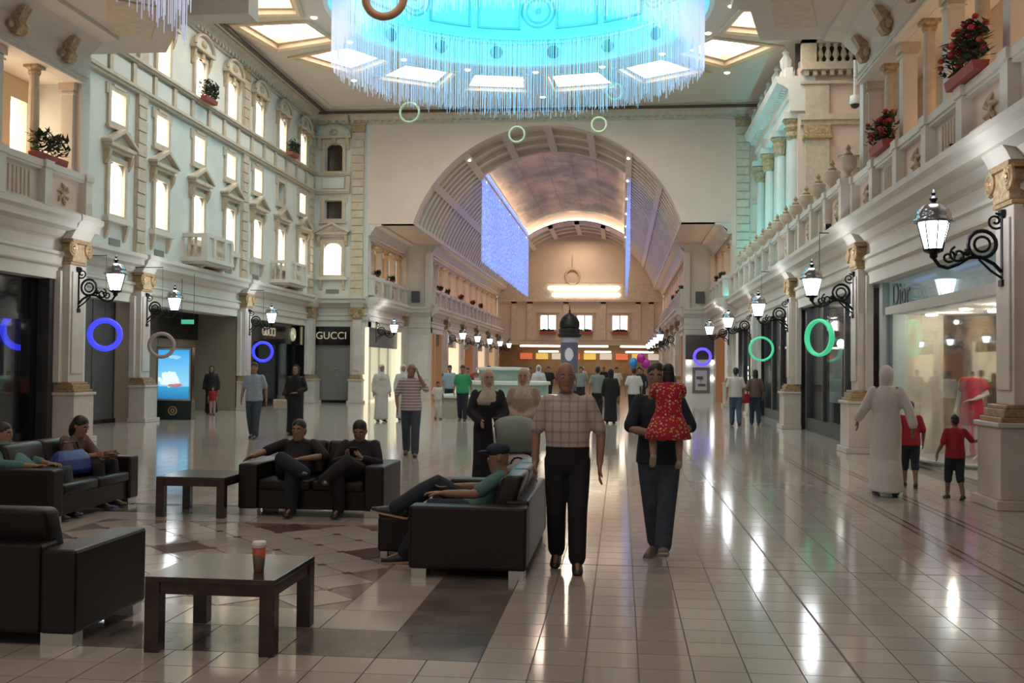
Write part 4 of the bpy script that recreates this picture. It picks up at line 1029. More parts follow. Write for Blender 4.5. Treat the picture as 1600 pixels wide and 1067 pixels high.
for x, y, z, r, l in ((-8.25, 39, 11.55, .38, 'leftmost of the pale green rings below the ceiling'), (-4.3, 41.5, 11.2, .32, 'pale green ring in front of the top of the arch'),
                      (-.95, 41.5, 11.55, .30, 'pale green ring at the right shoulder of the arch'), (-.3, 38, 11.95, .3, 'pale green ring behind the chandelier strings on the right')):
    ring(x, y, z, r, PGR, l, 0, ZC, .04)
ring(-6.2, 26.0, 11.3, .52, mat('brown_ring', (.25, .12, .06), .5), 'brown ring at the top edge in front of the dome', 0, ZC, .1)
# ================================================================== PLANTERS, URNS, CAMERAS
def planter(x, y, z, rz, label, L=.9, flowers=True, seed=0, s=1.0):
    rnd = random.Random(seed)
    e = tag(empty('planter_box', (x, y, z), rz), label, 'planter', 'planters on the balustrades')
    if s > .5: MB().prism([(-.09, 0), (.09, 0), (.12, .13), (-.12, .13)], 'x', -L/2, L/2).build('trough', TERRA, e)
    else: MB().lathe([(.08, 0), (.13, .16)], n=8).build('trough', TERRA, e)
    lf = MB(); fl = MB()
    for k in range(int(300*s)):
        a = rnd.uniform(0, 2*PI); hh = rnd.uniform(.0, .42)*s; rr = rnd.uniform(.02, .2)*(.5+s*.5)
        c = Vector((rnd.uniform(-L/2, L/2), rr*math.cos(a), .18*min(1, s*1.5)+hh)); d_ = Vector((math.cos(a), math.sin(a), rnd.uniform(-.2, .9))).normalized()*rnd.uniform(.10, .2)
        w_ = d_.cross(Vector((0, 0, 1))).normalized()*.035
        lf.add([c-d_*.3, c+w_, c+d_, c-w_], [(0, 1, 2), (0, 2, 3)])
        if flowers and k % 7 == 0: fl.ball((c.x, c.y, c.z+.08), .05, .05, .04, 6, 4)
    lf.build('foliage', FOLI, e, kind='stuff')
    if flowers: fl.build('blossoms', REDFL, e, kind='stuff')
    return e
planter(4.8, 14.9, 5.76, PI/2, 'large red-flowered planter on the right balustrade, nearest the camera', 1.2, True, 1, 1.25)
planter(4.8, 19.6, 5.76, PI/2, 'red-flowered planter on the right balustrade near the terrace end', 1.0, True, 2)
planter(XBL+.05, 19.7, 5.76, PI/2, 'leafy red planter before the lit windows at the upper left', 1.1, False, 3)
planter(XL+.35, 32.3, 10.3, PI/2, 'dark plant trailing from the top storey, nearer of two', .9, False, 4, 1.1)
planter(XL+.35, 41.0, 10.3, PI/2, 'dark plant on the top storey near the far corner', .9, False, 5)
for k, (s, y) in enumerate(((-1, 46.6), (-1, 49.6), (-1, 55.5), (-1, 58), (-1, 63), (-1, 68), (-1, 72), (1, 47.5), (1, 49.5), (1, 55), (1, 58.5), (1, 63))):
    hw = S1 if y < 53 else S2
    planter(XC+s*(hw-.02), y, 5.76, PI/2, 'small potted plant on the %s gallery rail of the hall, %s from front' % ('left' if s < 0 else 'right', ORD[k if s < 0 else k-7]), .5, y > 62, 10+k, .45)
um = None
for k in range(13):
    y = YB+.2+1.657*k+.0
    e = tag(empty('stone_urn', (4.8, y, 5.76)), 'stone urn on the right terrace balustrade, %s from the near block' % ORD[k], 'urn', 'stone urns on the terrace balustrade')
    if um is None:
        um = (MB().lathe([(.12, 0), (.12, .04), (.05, .08), (.06, .14), (.16, .24), (.19, .34), (.17, .42), (.19, .45), (.17, .48), (.08, .5)], n=12).mesh('bowl', STONE, smooth=True),
              MB().lathe([(.08, .48), (.1, .54), (.04, .6), (.06, .66), (.01, .74)], n=8).mesh('finial', LEAFY))
    for nm_, me_ in zip(('bowl', 'finial'), um):
        o = bpy.data.objects.new(nm_, me_); COL.objects.link(o); o.parent = e
for x, y, z, l in ((7.5, 34.0, 10.3, 'white dome security camera high above the right terrace'), (4.75, 15.4, 4.86, 'small black camera on the right cornice, nearest'), (4.52, 23.2, 4.80, 'small black camera on the right cornice below the urns')):
    e = tag(empty('security_camera', (x, y, z)), l, 'camera')
    if z > 9:
        MB().lathe([(.05, .3), (.05, 1.45)], n=6).build('drop_rod', WHITE, e); MB().lathe([(.05, .32), (.16, .28), (.18, .05), (.17, 0)], n=12).build('housing', WHITE, e, smooth=True)
        MB().ball((0, 0, 0), .15, .15, .14, 10, 7).build('dome', BLACK, e, smooth=True)
    else:
        MB().box(-.03, .03, -.03, .03, -.12, 0).build('mount', BLACK, e); MB().box(-.06, .06, -.13, .09, 0, .1).tube([(0, -.13, .05), (0, -.18, .05)], .045, 8).build('housing', BLACK, e)
e = tag(empty('exit_sign', (-13.55, 30.9, 3.0)), 'small green lit exit sign hanging under the left cornice', 'sign')
MB().box(-.2, .2, -.03, .03, -.07, .07).build('sign_panel', mat('exit_green', (.05, .4, .25), .4, em=(.1, .7, .45), es=.5), e, bevel=.01)
MB().tube([(-.2, 0, .09), (-.2, 0, 1.5)], .008, 4).tube([(.2, 0, .09), (.2, 0, 1.5)], .008, 4).build('hanger', IRON, e)
# ================================================================== POSTER STAND, ADVERT PILLAR, KIOSK
t = NT('sea_poster', .3); co, q = t.xyz()
def smooth(tt, s, a, b):
    mr = tt.n('MapRange', i_1=a, i_2=b); tt.t.links.new(s, mr.inputs[0]); return mr.outputs[0]
skyc = t.mix(smooth(t, q[2], 1.1, 2.1), (.25, .60, .85), (.03, .33, .72))
seac = t.mix(smooth(t, q[2], .6, 1.0), (.02, .16, .38), (.04, .34, .62))
n_ = t.n('TexNoise', i_Scale=6.0, i_Detail=4.0, i_Vector=co).outputs['Fac']
c = t.mix(t.math('GREATER_THAN', q[2], 1.0), seac, skyc)
def blob(cx, cz, rx, rz):
    a = t.math('POWER', t.math('DIVIDE', t.math('SUBTRACT', q[0], cx), rx), 2.0); b = t.math('POWER', t.math('DIVIDE', t.math('SUBTRACT', q[2], cz), rz), 2.0)
    return t.math('LESS_THAN', t.math('ADD', t.math('ADD', a, b), t.math('MULTIPLY', t.math('SUBTRACT', n_, .5), 4.5)), 1.0)
c = t.mix(t.math('MULTIPLY', blob(-.12, 1.2, .28, .22), .8), c, (.85, .92, .95)); c = t.mix(t.math('MULTIPLY', blob(.05, 1.03, .26, .05), .9), c, (.45, .13, .10))
c = t.mix(t.math('MULTIPLY', blob(.05, 1.88, .2, .05), .5), c, (.5, .8, .95))
SEA = t.col(c, .9)
e = tag(empty('poster_stand', (-13.4, 29.75, 0), .1), 'black poster stand with lit blue sea and ship picture', 'poster stand')
MB().box(-.56, .56, -.2, .2, 0, .55).build('base', mat('stand_green', (.012, .02, .016), .25), e, bevel=.01)
MB().box(-.54, .54, -.14, .14, .55, 2.18).build('case', BLACK, e, bevel=.01)
MB().box(-.47, .47, -.155, -.14, .62, 2.1).build('picture', SEA, e)
holed(MB(), -.52, .52, .57, 2.16, [(-.47, .47, .62, 2.1)], 0, 1).v
fr = MB().box(-.52, -.47, -.165, -.14, .57, 2.16).box(.47, .52, -.165, -.14, .57, 2.16).box(-.47, .47, -.165, -.14, .57, .62).box(-.47, .47, -.165, -.14, 2.1, 2.16).build('frame', CHROME, e)
MB().torus((0, -.205, .27), .12, .018, 20, 6).torus((0, -.205, .27), .05, .02, 14, 6).build('round_badge', GOLD, e)
t = NT('grey_poster', .4); co, q = t.xyz(); n_ = t.n('TexNoise', i_Scale=1.8, i_Detail=2.0, i_Vector=co).outputs['Fac']
a = t.math('ADD', t.math('POWER', t.math('DIVIDE', q[0], .24), 2.0), t.math('POWER', t.math('DIVIDE', t.math('SUBTRACT', q[2], 2.35), .38), 2.0))
c = t.mix(t.math('LESS_THAN', t.math('ADD', a, n_), 1.3), (.10, .10, .13), (.5, .48, .52)); c = t.mix(t.math('GREATER_THAN', q[2], 2.95), c, (.33, .32, .40)); GPO = t.col(c, .25)
e = tag(empty('advertising_pillar', (-2.6, 52, 0)), 'round advertising pillar with dark onion dome and grey poster', 'pillar')
DKG = mat('dark_green_metal', (.02, .022, .018), .4, .3)
MB().lathe([(.56, 0), (.56, .35), (.5, .42), (.48, .5)], n=20).build('base', DKG, e)
MB().lathe([(.45, .5), (.45, 3.25)], n=20).build('drum', GPO, e, smooth=True)
MB().lathe([(.5, 3.2), (.62, 3.27), (.62, 3.36), (.54, 3.42), (.56, 3.6), (.5, 3.66)], n=20).build('collar', DKG, e)
MB().lathe([(.48, 3.64), (.52, 3.78), (.5, 4.0), (.4, 4.2), (.24, 4.36), (.08, 4.45), (.04, 4.5)], n=18).build('onion_dome', DKG, e, smooth=True)
MB().lathe([(.03, 4.48), (.06, 4.55), (.02, 4.62), (.01, 4.85)], n=8).build('finial', DKG, e)
KG = mat('kiosk_green', (.30, .42, .36), .25); KW = mat('kiosk_white', (.68, .70, .64), .25); KB = mat('kiosk_stone', (.42, .38, .32), .3)
e = tag(empty('kiosk_counter', (-3.95, 34.2, 0)), 'pale green and white round kiosk counter behind the two women', 'counter')
MB().lathe([(2.15, 0), (2.15, .62), (2.1, .66)], n=28).build('plinth', KB, e)
MB().lathe([(2.22, .66), (2.22, .74), (1.9, .76)], n=28).build('white_ledge', KW, e)
MB().lathe([(1.55, .7), (1.55, 1.12)], n=28).build('green_front', KG, e); MB().lathe([(1.62, 1.1), (1.62, 1.2), (1.2, 1.22)], n=28).build('counter_top', KW, e)
MB().lathe([(.8, 1.15), (.8, 1.55), (.84, 1.6)], n=20).build('upper_case', KG, e); MB().lathe([(.9, 1.58), (.9, 1.66), (.3, 1.68)], n=20).build('upper_top', KW, e)
for k in range(3):
    e = tag(empty('wall_bench_counter', (-8.6+.0*k, 57+6*k, 0)), 'low pale counter along the left of the vaulted hall, %s from the front' % ORD[k], 'counter', 'low counters in the hall')
    MB().box(-.4, .4, -1.4, 1.4, 0, .9).build('body', KG, e); MB().box(-.46, .46, -1.46, 1.46, .9, .97).build('top', KW, e)
for k, (dx, dz, m_) in enumerate(((-.35, 0, (.02, .25, .6)), (.1, .28, (.5, .02, .25)), (.38, -.05, (.45, .02, .3)))):
    e = tag(empty('balloon', (.75+dx*.7, 42, 1.9+dz*.7)), ['blue balloon above the far crowd', 'upper pink balloon above the far crowd', 'lower pink balloon above the far crowd'][k], 'balloon')
    MB().ball((0, 0, 0), .18, .18, .21, 12, 9).build('skin', mat('balloon_%d' % k, m_, .3), e, smooth=True); MB().tube([(0, 0, -.21), (-dx*.7, 0, -.9-dz*.7)], .006, 4).build('string', WHITE, e)
# ================================================================== LOUNGE FURNITURE
def sofa(x, y, rz, W, label, D_=.9, feet=True):
    e = tag(empty('leather_sofa', (x, y, 0), rz), label, 'sofa', 'dark leather sofas of the lounge')
    h = W/2; A = .22
    MB().box(-h+A, h-A, -D_/2+.04, D_/2-.1, .07, .30).build('base', LEATHER, e, bevel=.012)
    for s in (-1, 1):
        a, b = sorted((s*h, s*(h-A)))
        MB().box(a, b, -D_/2, D_/2, .07, .57).build('arm', LEATHER, e, bevel=.022)
    MB().box(-h+A, h-A, D_/2-.2, D_/2, .07, .60).build('back_panel', LEATHER, e, bevel=.022)
    n_ = max(1, round((W-2*A)/.62)); w_ = (W-2*A)/n_
    for k in range(n_):
        a = -h+A+k*w_
        MB().box(a+.006, a+w_-.006, -D_/2+.0, D_/2-.24, .28, .40).build('seat_cushion', LEATHER, e, bevel=.035, smooth=True, segs=3)
        MB().add([(a+.01+dx*(w_-.02), yy, zz) for zz, y0_, y1_ in ((.42, D_/2-.36, D_/2-.16), (.80, D_/2-.22, D_/2-.04)) for yy in (y0_, y1_) for dx in (0, 1)],
                 [(0, 2, 3, 1), (4, 5, 7, 6), (0, 1, 5, 4), (2, 6, 7, 3), (0, 4, 6, 2), (1, 3, 7, 5)]).build('back_cushion', LEATHER, e, bevel=.04, smooth=True, segs=3)
    for sx in (-1, 1):
        for sy in (-1, 1): MB().box(sx*(h-.12)-.1, sx*(h-.12)+.1, sy*(D_/2-.08)-.06, sy*(D_/2-.08)+.06, 0, .075).build('foot', CHROME, e)
    return e
sofa(-1.2, 9.15, -PI/2, 2.2, 'dark leather sofa seen from its side, seating the man in teal', .94)
sofa(-3.42, 11.55, 0, 1.66, 'dark leather two-seat sofa with two seated men in black', .9)
sofa(-6.25, 10.95, PI/2, 1.9, 'dark leather sofa at the left edge with blue bag on it', .9)
sofa(-4.2, 6.24, PI, 2.0, 'dark leather sofa filling the lower left corner, seen from behind', .92)
e = tag(empty('footstool', (-1.93, 9.1, 0)), 'low dark leather footstool beside the teal-shirted man\'s feet', 'footstool')
MB().box(-.17, .17, -.3, .3, .06, .36).build('body', LEATHER, e, bevel=.02); MB().box(-.17, .17, -.3, .3, .34, .42).build('pad', LEATHER, e, bevel=.03)
for sx in (-1, 1):
    for sy in (-1, 1): MB().box(sx*.12-.03, sx*.12+.03, sy*.24-.03, sy*.24+.03, 0, .07).build('foot', CHROME, e)
def table(x, y, label, s=.78, h=.44):
    e = tag(empty('coffee_table', (x, y, 0)), label, 'table', 'dark wood coffee tables')
    a = s/2
    MB().box(-a, a, -a, a, h-.03, h).build('top', TABLETOP, e, bevel=.004)
    for sx, sy, dx, dy in ((0, -1, a-.08, .02), (0, 1, a-.08, .02), (-1, 0, .02, a-.08), (1, 0, .02, a-.08)):
        MB().box(sx*(a-.03)-dx, sx*(a-.03)+dx, sy*(a-.03)-dy, sy*(a-.03)+dy, h-.10, h-.03).build('apron', WOOD, e)
    for sx in (-1, 1):
        for sy in (-1, 1): MB().box(sx*(a-.045)-.045, sx*(a-.045)+.045, sy*(a-.045)-.045, sy*(a-.045)+.045, 0, h-.03).build('leg', WOOD, e, bevel=.004)
    return e
table(-2.36, 6.13, 'dark wooden coffee table with the red paper cup on it')
table(-4.68, 11.2, 'dark wooden coffee table left of the two seated men')
table(-1.55, 11.0, 'dark wooden table behind the teal-shirted man', .8)
e = tag(empty('paper_cup', (-2.15, 5.98, .44)), 'red and brown paper cup with white rim on coffee table', 'cup')
CUPM = NT('cup_print', .5); co, q = CUPM.xyz(); n_ = CUPM.n('TexNoise', i_Scale=14.0, i_Detail=2.0, i_Vector=co).outputs['Fac']
k_ = CUPM.math('ADD', CUPM.math('MULTIPLY', q[2], 6.0), CUPM.math('MULTIPLY', n_, .6)); CM = CUPM.col(CUPM.mix(CUPM.math('GREATER_THAN', k_, .82), (.16, .10, .06), (.48, .09, .04)))
MB().lathe([(.028, 0), (.03, .005), (.042, .155)], n=20).build('body', CM, e, smooth=True)
MB().lathe([(.044, .15), (.045, .165), (.04, .175), (.038, .18)], n=20).build('lid', mat('cup_white', (.75, .72, .68), .5), e, smooth=True)
MB().lathe([(.0435, .146), (.0445, .151), (.0435, .156)], n=20).build('rim', mat('cup_white', (.75, .72, .68), .5), e)
# bags
BAGB = mat('blue_bag', (.02, .05, .22), .45, var=.3, scale=10)
e = tag(empty('shoulder_bag', (-6.15, 10.95, .43), PI/2-.2), 'blue bag lying on the left sofa beside the seated woman', 'bag')
MB().rings([[(sx*a_, sy*b_, z) for sx, sy in ((-1, -.6), (-.8, -1), (.8, -1), (1, -.6), (1, .6), (.8, 1), (-.8, 1), (-1, .6))] for a_, b_, z in ((.24, .1, 0), (.26, .13, .06), (.25, .11, .17), (.2, .05, .25), (.18, .03, .27))]).build('body', BAGB, e, bevel=.01, smooth=True)
MB().tube([(-.15, 0, .25), (-.1, 0, .36), (.1, 0, .36), (.15, 0, .25)], .012, 5).build('handle', BLACK, e)
# stroller
def stroller(x, y, rz):
    e = tag(empty('baby_stroller', (x, y, 0), rz), 'baby stroller with grey-green hood in front of the two women', 'stroller')
    HG = mat('hood_cloth', (.15, .18, .16), .7, var=.1); BK = mat('stroller_black', (.02, .02, .022), .6); PK = mat('baby_blanket', (.5, .42, .42), .8, var=.15)
    for s in (-1, 1):
        MB().tube([(s*.24, .42, 1.02), (s*.24, .1, .62), (s*.25, -.38, .14)], .013, 6).tube([(s*.24, -.05, .52), (s*.25, .32, .14)], .013, 6).build('side_frame', CHROME, e)
        for yy in (-.38, .32):
            w_ = MB().torus((s*.27, yy, .12), .1, .022, 18, 6, 'x').build('wheel', BK, e); MB().ball((s*.27, yy, .12), .035, .05, .05, 8, 5).tube([(s*.27, yy-.09, .12), (s*.27, yy+.09, .12)], .008, 4).build('hub', CHROME, w_)
    MB().tube([(-.24, .42, 1.02), (.24, .42, 1.02)], .02, 6).build('handlebar', BK, e)
    MB().box(-.22, .22, -.3, .2, .42, .48).box(-.22, .22, .14, .2, .45, .85).build('seat', BK, e, bevel=.02)
    MB().box(-.2, .2, -.1, .3, .18, .3).build('basket', BK, e, bevel=.02)
    rs = []
    for i in range(8):
        a = math.radians(-25+150*i/7); rs.append([(.26*math.sin(b), .1-.36*math.cos(a)*(1 if i else 1)*max(.25, math.cos(b*.55)), .78+.3*math.sin(a)*max(.4, math.cos(b*.6))) for b in [(-PI/2+PI*j/8) for j in range(9)]])
    MB().rings(rs, caps=False).build('hood', HG, e, smooth=True)
    MB().tube([(-.24, -.25, .64), (-.2, -.36, .66), (.2, -.36, .66), (.24, -.25, .64)], .02, 6).build('bumper_bar', BK, e)
    mb = MB(); mb.ball((0, -.12, .54), .2, .2, .09, 12, 8); mb.ball((.05, -.26, .5), .15, .12, .1, 10, 7); mb.build('blanket', PK, e, smooth=True)
    return e
stroller(-1.28, 12.6, .25)
e = tag(empty('shopping_bag', (-1.0, 10.05, .57)), 'grey bag resting on the far sofa back', 'bag')
MB().ball((0, 0, .07), .14, .22, .1, 12, 8).build('body', mat('grey_bag', (.12, .13, .14), .6), e, smooth=True); MB().torus((0, 0, .15), .07, .01, 12, 5).build('strap', BLACK, e)
# ================================================================== PEOPLE
def V(*a): return Vector(a)
SK = {'tan': (.30, .165, .105), 'brown': (.20, .10, .062), 'pale': (.42, .25, .18), 'mann': (.62, .58, .52)}
def skin(k): return mat('skin_'+k, SK[k], .55, var=.08, scale=12)
def cloth(name, col, rough=.85, var=.12): return mat('cloth_'+name, col, rough, var=var, scale=18)
HAIRK = mat('black_hair', (.012, .010, .010), .5); HAIRG = mat('grey_hair', (.16, .14, .13), .6); SHOE = mat('dark_shoe', (.02, .018, .018), .4); SOLE = mat('shoe_sole', (.35, .33, .30), .6)
STD = dict(pel=(0, 0, .93), waist=(0, 0, 1.06), chest=(0, 0, 1.28), neck=(0, .01, 1.46), head=(0, -.02, 1.60), face=(0, -1, 0),
           shL=(.170, .01, 1.395), shR=(-.170, .01, 1.395), elL=(.235, .03, 1.13), elR=(-.235, .03, 1.13), wrL=(.25, -.05, .89), wrR=(-.25, -.05, .89),
           hiL=(.09, 0, .92), hiR=(-.09, 0, .92), knL=(.10, -.02, .49), knR=(-.10, -.02, .49), anL=(.10, .02, .09), anR=(-.10, .02, .09), toL=(.12, -.16, .02), toR=(-.12, -.16, .02),
           hdL=(0, 0, -1), hdR=(0, 0, -1), side=(1, 0, 0))
def pose(**k): p = dict(STD); p.update(k); return {a: Vector(v) for a, v in p.items()}
def remesh(mb, name, m, vox, parent, sm=2):
    me = bpy.data.meshes.new(name); me.from_pydata(mb.v, [], mb.f); ob = bpy.data.objects.new(name, me); COL.objects.link(ob)
    md = ob.modifiers.new('r', 'REMESH'); md.mode = 'VOXEL'; md.voxel_size = vox
    if sm: s2 = ob.modifiers.new('s', 'SMOOTH'); s2.iterations = sm; s2.factor = .5
    bpy.context.view_layer.update()
    me2 = bpy.data.meshes.new_from_object(ob.evaluated_get(bpy.context.evaluated_depsgraph_get()))
    bpy.data.objects.remove(ob); me2.name = name
    for p in me2.polygons: p.use_smooth = True
    me2.materials.clear(); me2.materials.append(m)
    o = bpy.data.objects.new(name, me2); COL.objects.link(o); o.parent = parent; return o
def oval(c, sd, fw, rx, ry, n=14): return [tuple(c+sd*(rx*math.cos(2*PI*i/n))+fw*(ry*math.sin(2*PI*i/n))) for i in range(n)]
def lerp(a, b, t): return a+(b-a)*t
def torso(mb, P, g=0, bulk=1.0, top=True, bottom=True):
    sd = P['side'].normalized(); pts = []
    sp = P['chest']-P['pel']; fw = sd.cross(sp).normalized()
    L = [(P['pel']-sp.normalized()*.09, .13, .10), (P['pel'], .165, .115), (P['waist'], .15*bulk, .11*bulk), (lerp(P['waist'], P['chest'], .5), .16*bulk, .12*bulk), (P['chest'], .168, .120), (lerp(P['chest'], P['neck'], .48), .165, .10), (lerp(P['chest'], P['neck'], .74), .118, .078), (lerp(P['chest'], P['neck'], .9), .078, .066), (P['neck'], .062, .062)]
    if not bottom: L = [(P['pel']-sp.normalized()*.07, .188, .145), (P['pel'], .186, .143), (P['waist'], max(.170, .15*bulk), max(.132, .11*bulk))]+L[3:]
    mb.rings([oval(c, sd, fw, rx+g, ry+g) for c, rx, ry in L])
def limb(mb, a, b, c, r, g=0, t=1.0, n=10):
    """joint chain a-b-c with radii r0..r4 (start, mid, joint, mid, end); t<1 cuts it short"""
    pts = [a, lerp(a, b, .45), b, lerp(b, c, .35), c]; rr = [x+g for x in r]
    if t < 1:   # part of the chain, by length: t in units where .5 = middle joint
        k = t*2
        if k <= 1: pts = [a, lerp(a, b, k*.5), lerp(a, b, k)]; rr = [rr[0], lerp(rr[0], rr[2], k*.5), lerp(rr[0], rr[2], k)]
        else: pts = [a, lerp(a, b, .45), b, lerp(b, c, (k-1))]; rr = rr[:3]+[lerp(rr[2], rr[4], k-1)]
    mb.tube([tuple(p) for p in pts], rr, n, round_=True)
AR = [.056, .05, .042, .04, .029]; LR = [.088, .078, .056, .056, .04]
def hand(mb, w, d, side, flex=.5):
    """palm, four fingers and a thumb from the wrist w pointing along d"""
    d = d.normalized(); side = (side-d*side.dot(d)); side = side.normalized() if side.length > .01 else d.orthogonal().normalized(); nrm = d.cross(side).normalized()
    mb.rings([[tuple(w+d*t+side*a*wd+nrm*b*th) for a, b in ((-1, -.5), (-.5, -1), (.5, -1), (1, -.5), (1, .5), (.5, 1), (-.5, 1), (-1, .5))] for t, wd, th in ((-.02, .026, .02), (.02, .034, .018), (.06, .042, .016), (.095, .040, .013))])
    for k, ln in enumerate((.070, .082, .076, .058)):
        p = w+d*.088+side*(-.030+.020*k); q = p; dd = d.copy(); pts = [tuple(p-d*.02)]; 
        for sgm in (.45, .32, .23):
            q = q+dd*ln*sgm; pts.append(tuple(q)); dd = (dd+nrm*flex*.8).normalized()
        mb.tube(pts, [.0095, .0095, .009, .007], 6, round_=True)
    b = w+d*.025-side*.03
    mb.tube([tuple(b), tuple(b+d*.025-side*.025), tuple(b+d*.055-side*.03+nrm*.012), tuple(b+d*.078-side*.026+nrm*.02)], [.013, .012, .010, .008], 6, round_=True)
def frame(face, up=Vector((0, 0, 1))):
    f = face.normalized(); s = f.cross(up).normalized(); u = s.cross(f).normalized(); return s, f, u     # s = person's right
def headmesh(mb, c, face, up=Vector((0, 0, 1)), neck=None):
    s, f, u = frame(face, up)
    rows = [(-.122, .026, .03, .055), (-.112, .045, .052, .035), (-.085, .060, .072, .015), (-.045, .068, .085, .004), (0, .074, .094, 0), (.045, .076, .098, -.006), (.085, .064, .085, -.010), (.112, .040, .055, -.012), (.122, .012, .018, -.012)]
    mb.rings([[tuple(c+u*z+f*(off+ry*math.sin(2*PI*i/14))+s*(rx*math.cos(2*PI*i/14))) for i in range(14)] for z, rx, ry, off in rows])
    mb.rings([[tuple(c+u*z+f*y+s*x) for x, y in ((-w_, .085), (w_, .085), (0, .09+dp))] for z, w_, dp in ((.02, .006, .006), (-.015, .011, .02), (-.033, .016, .028), (-.042, .014, .008))])
    for sg in (-1, 1):
        mb.rings([[tuple(c+s*(sg*(.074+.014*q))+u*(.0+.032*math.sin(b)*(.6+.4*q))+f*(-.01-.008*q+.018*math.cos(b)*(.6+.4*q))) for b in [2*PI*j/8 for j in range(8)]] for q in (0, 1)])
    if neck is not None: mb.tube([tuple(neck-u*.05), tuple(c-u*.075-f*.015)], [.058, .052], 10)
def person(label, P, loc, rz=0, sc=1.0, sk='tan', top=None, bot=None, hair=HAIRK, hairstyle='short', shoe=SHOE, sleeve=.3, trouser=1.0, robe=None, hijab=None, vox=.013, face=True, name='person', cat='person', group=None, bulk=1.0, hands=True, headless=False, skirt=None, sole=None, tuck=False):
    e = tag(empty(name, loc, rz, sc), label, cat, group)
    sd = P['side'].normalized(); mb = MB()
    torso(mb, P, 0, bulk)
    for s in 'LR':
        limb(mb, P['sh'+s], P['el'+s], P['wr'+s], AR); limb(mb, P['hi'+s], P['kn'+s], P['an'+s], LR)
        mb.ball(tuple(lerp(P['sh'+s], P['neck'], .18)), .056, .052, .046, 8, 6)
        mb.tube([tuple(P['an'+s]+(P['an'+s]-P['to'+s])*.3-V(0, 0, .02)), tuple(lerp(P['an'+s], P['to'+s], .5)), tuple(P['to'+s])], [.024, .025, .018], 8, round_=True)
    sm = skin(sk)
    if not headless: headmesh(mb, P['head'], P['face'], neck=P['neck'])
    body = remesh(mb, 'body', sm, vox, e, 2)
    if hands:
        hm = MB()
        for s, k in (('L', 1), ('R', -1)): hand(hm, P['wr'+s], P['hd'+s], P.get('hs'+s, V(0, 1, 0)), P['fx'].x if 'fx' in P else .45)
        h_ = hm.build('hands', sm, None, smooth=True)
        bm = bmesh.new(); bm.from_mesh(body.data); bm.from_mesh(h_.data); bm.to_mesh(body.data); bm.free()
        m_ = h_.data; bpy.data.objects.remove(h_); bpy.data.meshes.remove(m_)
        for p in body.data.polygons: p.use_smooth = True
    s, f, u = frame(P['face'])
    if not headless and face:
        for k in (-1, 1):
            c = P['head']+f*.083+s*(k*.030)+u*.004
            ey = MB().ball(tuple(c), .013, .009, .009, 8, 5).build('eye', mat('eye_white', (.6, .56, .52), .3), e, smooth=True)
            MB().ball(tuple(c+f*.008), .0065, .0045, .0065, 7, 5).build('pupil', mat('pupil', (.02, .012, .008), .2), ey, smooth=True)
        mo = MB(); mo.rings([[tuple(P['head']+f*(.083+dy)+s*x+u*(-.068+dz)) for dy, dz in ((0, .006), (.007, 0), (0, -.007), (-.01, 0))] for x, k in ((-.024, 0), (-.012, 1), (0, 1), (.012, 1), (.024, 0))])
        mo.build('mouth', mat('lips', (.22, .08, .065), .5), e, smooth=True)
        for k in (-1, 1):
            eb = MB().tube([tuple(P['head']+f*.090+s*(k*.014)+u*.026), tuple(P['head']+f*.090+s*(k*.032)+u*.031), tuple(P['head']+f*.078+s*(k*.050)+u*.024)], .005, 5)
            eb.build('eyebrow', HAIRK if hijab or hairstyle == 'cap' or not hair else hair, e)
    if not headless and hair and not hijab and hairstyle != 'none':
        hb = MB(); c = P['head']
        def eb_(dz, df, rx, ry, rz): 
            n_, m_ = 14, 9
            hb.rings([[tuple(c+u*(dz-rz*math.cos(PI*(j+.04)/(m_+.08)))+f*(df+ry*math.sin(PI*(j+.04)/(m_+.08))*math.sin(2*PI*i/n_))+s*(rx*math.sin(PI*(j+.04)/(m_+.08))*math.cos(2*PI*i/n_))) for i in range(n_)] for j in range(m_+1)])
        if hairstyle == 'bald': eb_(.018, -.040, .083, .072, .075)
        elif hairstyle == 'cap':
            eb_(.065, -.006, .088, .108, .070); hb.rings([[tuple(c+u*(.062+dz)+f*(y)+s*x) for x, y in ((-.07, .07), (.07, .07), (.055, .15), (0, .17), (-.055, .15))] for dz in (0, .012)])
        else:
            eb_(.050, -.014, .083, .098, .088)
            eb_(.0, -.05, .078, .065, .085)
        if hairstyle == 'long': eb_(-.06, -.055, .085, .06, .15)
        if hairstyle == 'shoulder': eb_(-.03, -.06, .09, .062, .12); eb_(.0, -.035, .092, .075, .10)
        hb.build('cap' if hairstyle == 'cap' else 'hair', hair, e, smooth=True)
    if hijab:
        hb = MB(); c = P['head']
        rows = [(-.36, .17, .13, -.01), (-.29, .175, .135, -.01), (-.22, .14, .12, -.005), (-.16, .092, .098, -.0), (-.115, .084, .09, -.012), (-.06, .092, .094, -.032), (0, .096, .098, -.034), (.06, .093, .10, -.030), (.105, .07, .08, -.024), (.135, .03, .035, -.02), (.14, .005, .005, -.02)]
        hb.rings([[tuple(c+u*z+f*(off+ry*math.sin(2*PI*i/16))+s*(rx*math.cos(2*PI*i/16))) for i in range(16)] for z, rx, ry, off in rows]); hb.build('headscarf', hijab, e, smooth=True)
